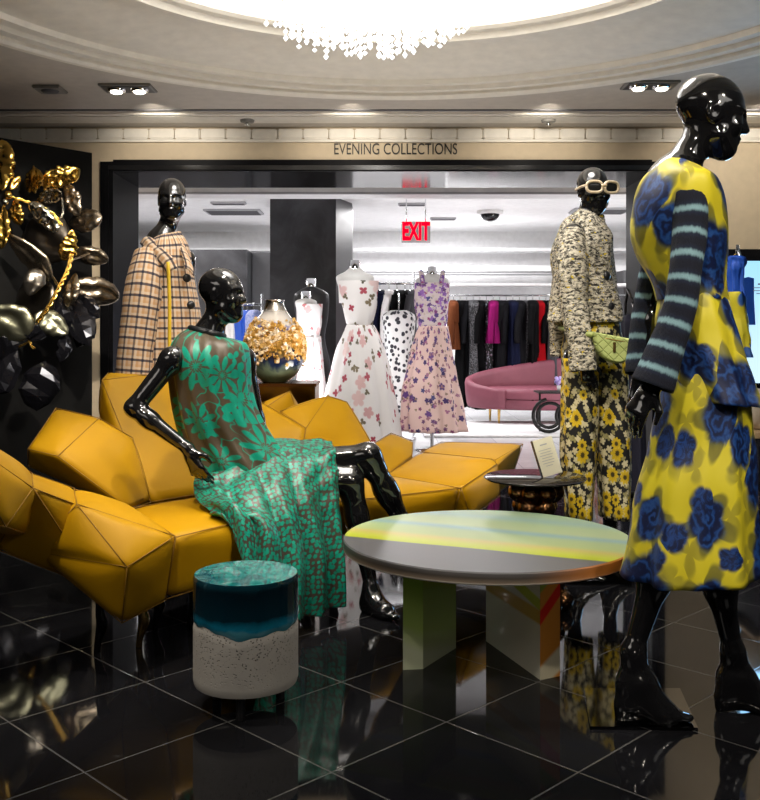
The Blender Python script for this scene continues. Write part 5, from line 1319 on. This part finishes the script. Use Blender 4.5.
# ceiling spots over the front room
spot('spot_armrest', (-1.3, 2.75, 2.7), (-.85, 3.35, .45), 165, 44)
spot('spot_seat', (-.5, 3.0, 2.72), (-.68, 3.75, .45), 130, 36)
spot('spot_sofa_back', (-.4, 3.2, 2.72), (-.3, 4.8, .7), 110, 44)
spot('spot_chaise', (.4, 3.8, 2.72), (.4, 4.8, .45), 110, 36)
spot('spot_dress', (.5, 2.1, 2.7), (-.5, 3.8, .9), 105, 34)
spot('spot_table', (.9, 1.5, 2.72), (.35, 3.3, .42), 55, 40)
spot('fill_table_legs', (.45, -2.6, 1.05), (.42, 3.2, .2), 130, 9)  # not on the ceiling: unseen low fill added to brighten the table legs
spot('spot_stool', (-1.0, 1.3, 2.7), (-.4, 2.95, .3), 110, 30)
spot('spot_yellow', (.2, .9, 2.72), (1.0, 2.87, .95), 190, 46)
spot('spot_yellow_side', (1.9, 1.2, 2.72), (1.0, 2.87, 1.2), 110, 44)
spot('spot_tweed', (.4, 2.3, 2.72), (.98, 4.49, 1.05), 210, 32)
spot('spot_plaid', (-.6, 2.6, 2.72), (-1.08, 5., 1.3), 130, 30)
spot('spot_relief', (-1.0, 4.2, 2.72), (-2.2, 6.4, 1.5), 420, 36)
spot('spot_relief_low', (-1.9, 4.0, 2.72), (-2.3, 6.3, 1.0), 260, 34)
spot('spot_vase', (.0, 4.2, 2.72), (-.6, 6.0, 1.1), 160, 20)
for i, x in enumerate((-1.6, -.2, 1.2, 2.7)): spot(f'spot_header_{i}', (x, 6.7, 2.70), (x, 7.5, 2.35), 32, 100, .8, .08, WARM)
spot('spot_wall_right', (2.9, 5.6, 2.72), (3.0, 7.5, 2.0), 60, 70, .8, .08, WARM)
# bright sales room
for i, (x, y) in enumerate(((-3.2, 10.2), (-.4, 11.7), (3.6, 10.2), (-2.8, 12.2), (.9, 12.6), (4.6, 12.0))):
    area(f'store_light_{i}', (x, y, 2.57), 1.6, .8, 78, (1, .98, .98))
spot('spot_gown', (-.2, 7.9, 2.35), (-.23, 8.9, .8), 70, 60, .8, .1, (1, 1, 1))
spot('spot_blush', (.45, 8.0, 2.35), (.5, 9.3, .8), 55, 50, .8, .1, (1, 1, 1))
spot('fill_store_up', (-.9, 8.7, .3), (.2, 12., 2.6), 150, 120, .9, .15, (1, .99, 1.))  # hidden upward fill, added to whiten the back ceiling
spot('fill_store_up_right', (3.2, 8.8, .3), (2.6, 12., 2.6), 220, 120, .9, .15, (1, .99, 1.))  # second hidden upward fill, added for the right half
spot('fill_front_ceiling', (.1, 5.75, .5), (-.1, 5.85, 2.9), 105, 140, .9, .25, (1, .94, .86))  # front room: hidden uplight added to brighten ceiling and dome ring
# glow of the screen
area('screen_light', (c0 := W(790, 322, 6.55)) - Vector((0, .03, 0)), .7, .8, 20, (.30, .62, 1.), aim=c0 - Vector((0, 2, .0)))
w = bpy.data.worlds.new('World'); bpy.context.scene.world = w; w.use_nodes = True
w.node_tree.nodes['Background'].inputs[0].default_value = (.9, .92, 1, 1); w.node_tree.nodes['Background'].inputs[1].default_value = .05
cam = bpy.data.cameras.new('camera'); co = bpy.data.objects.new('camera', cam); C.objects.link(co)
cam.sensor_fit = 'VERTICAL'; cam.sensor_height = 36; cam.lens = F / 800 * 36; cam.shift_y = (HZ - 400) / 800
co.location = (0, 0, E); co.rotation_euler = (R(90), 0, 0); cam.clip_start = .05; cam.clip_end = 60
s = bpy.context.scene; s.camera = co
s.view_settings.view_transform = 'Standard'; s.view_settings.look = 'None'; s.view_settings.exposure = -.35
s.cycles.max_bounces = 8; s.cycles.sample_clamp_indirect = 6.
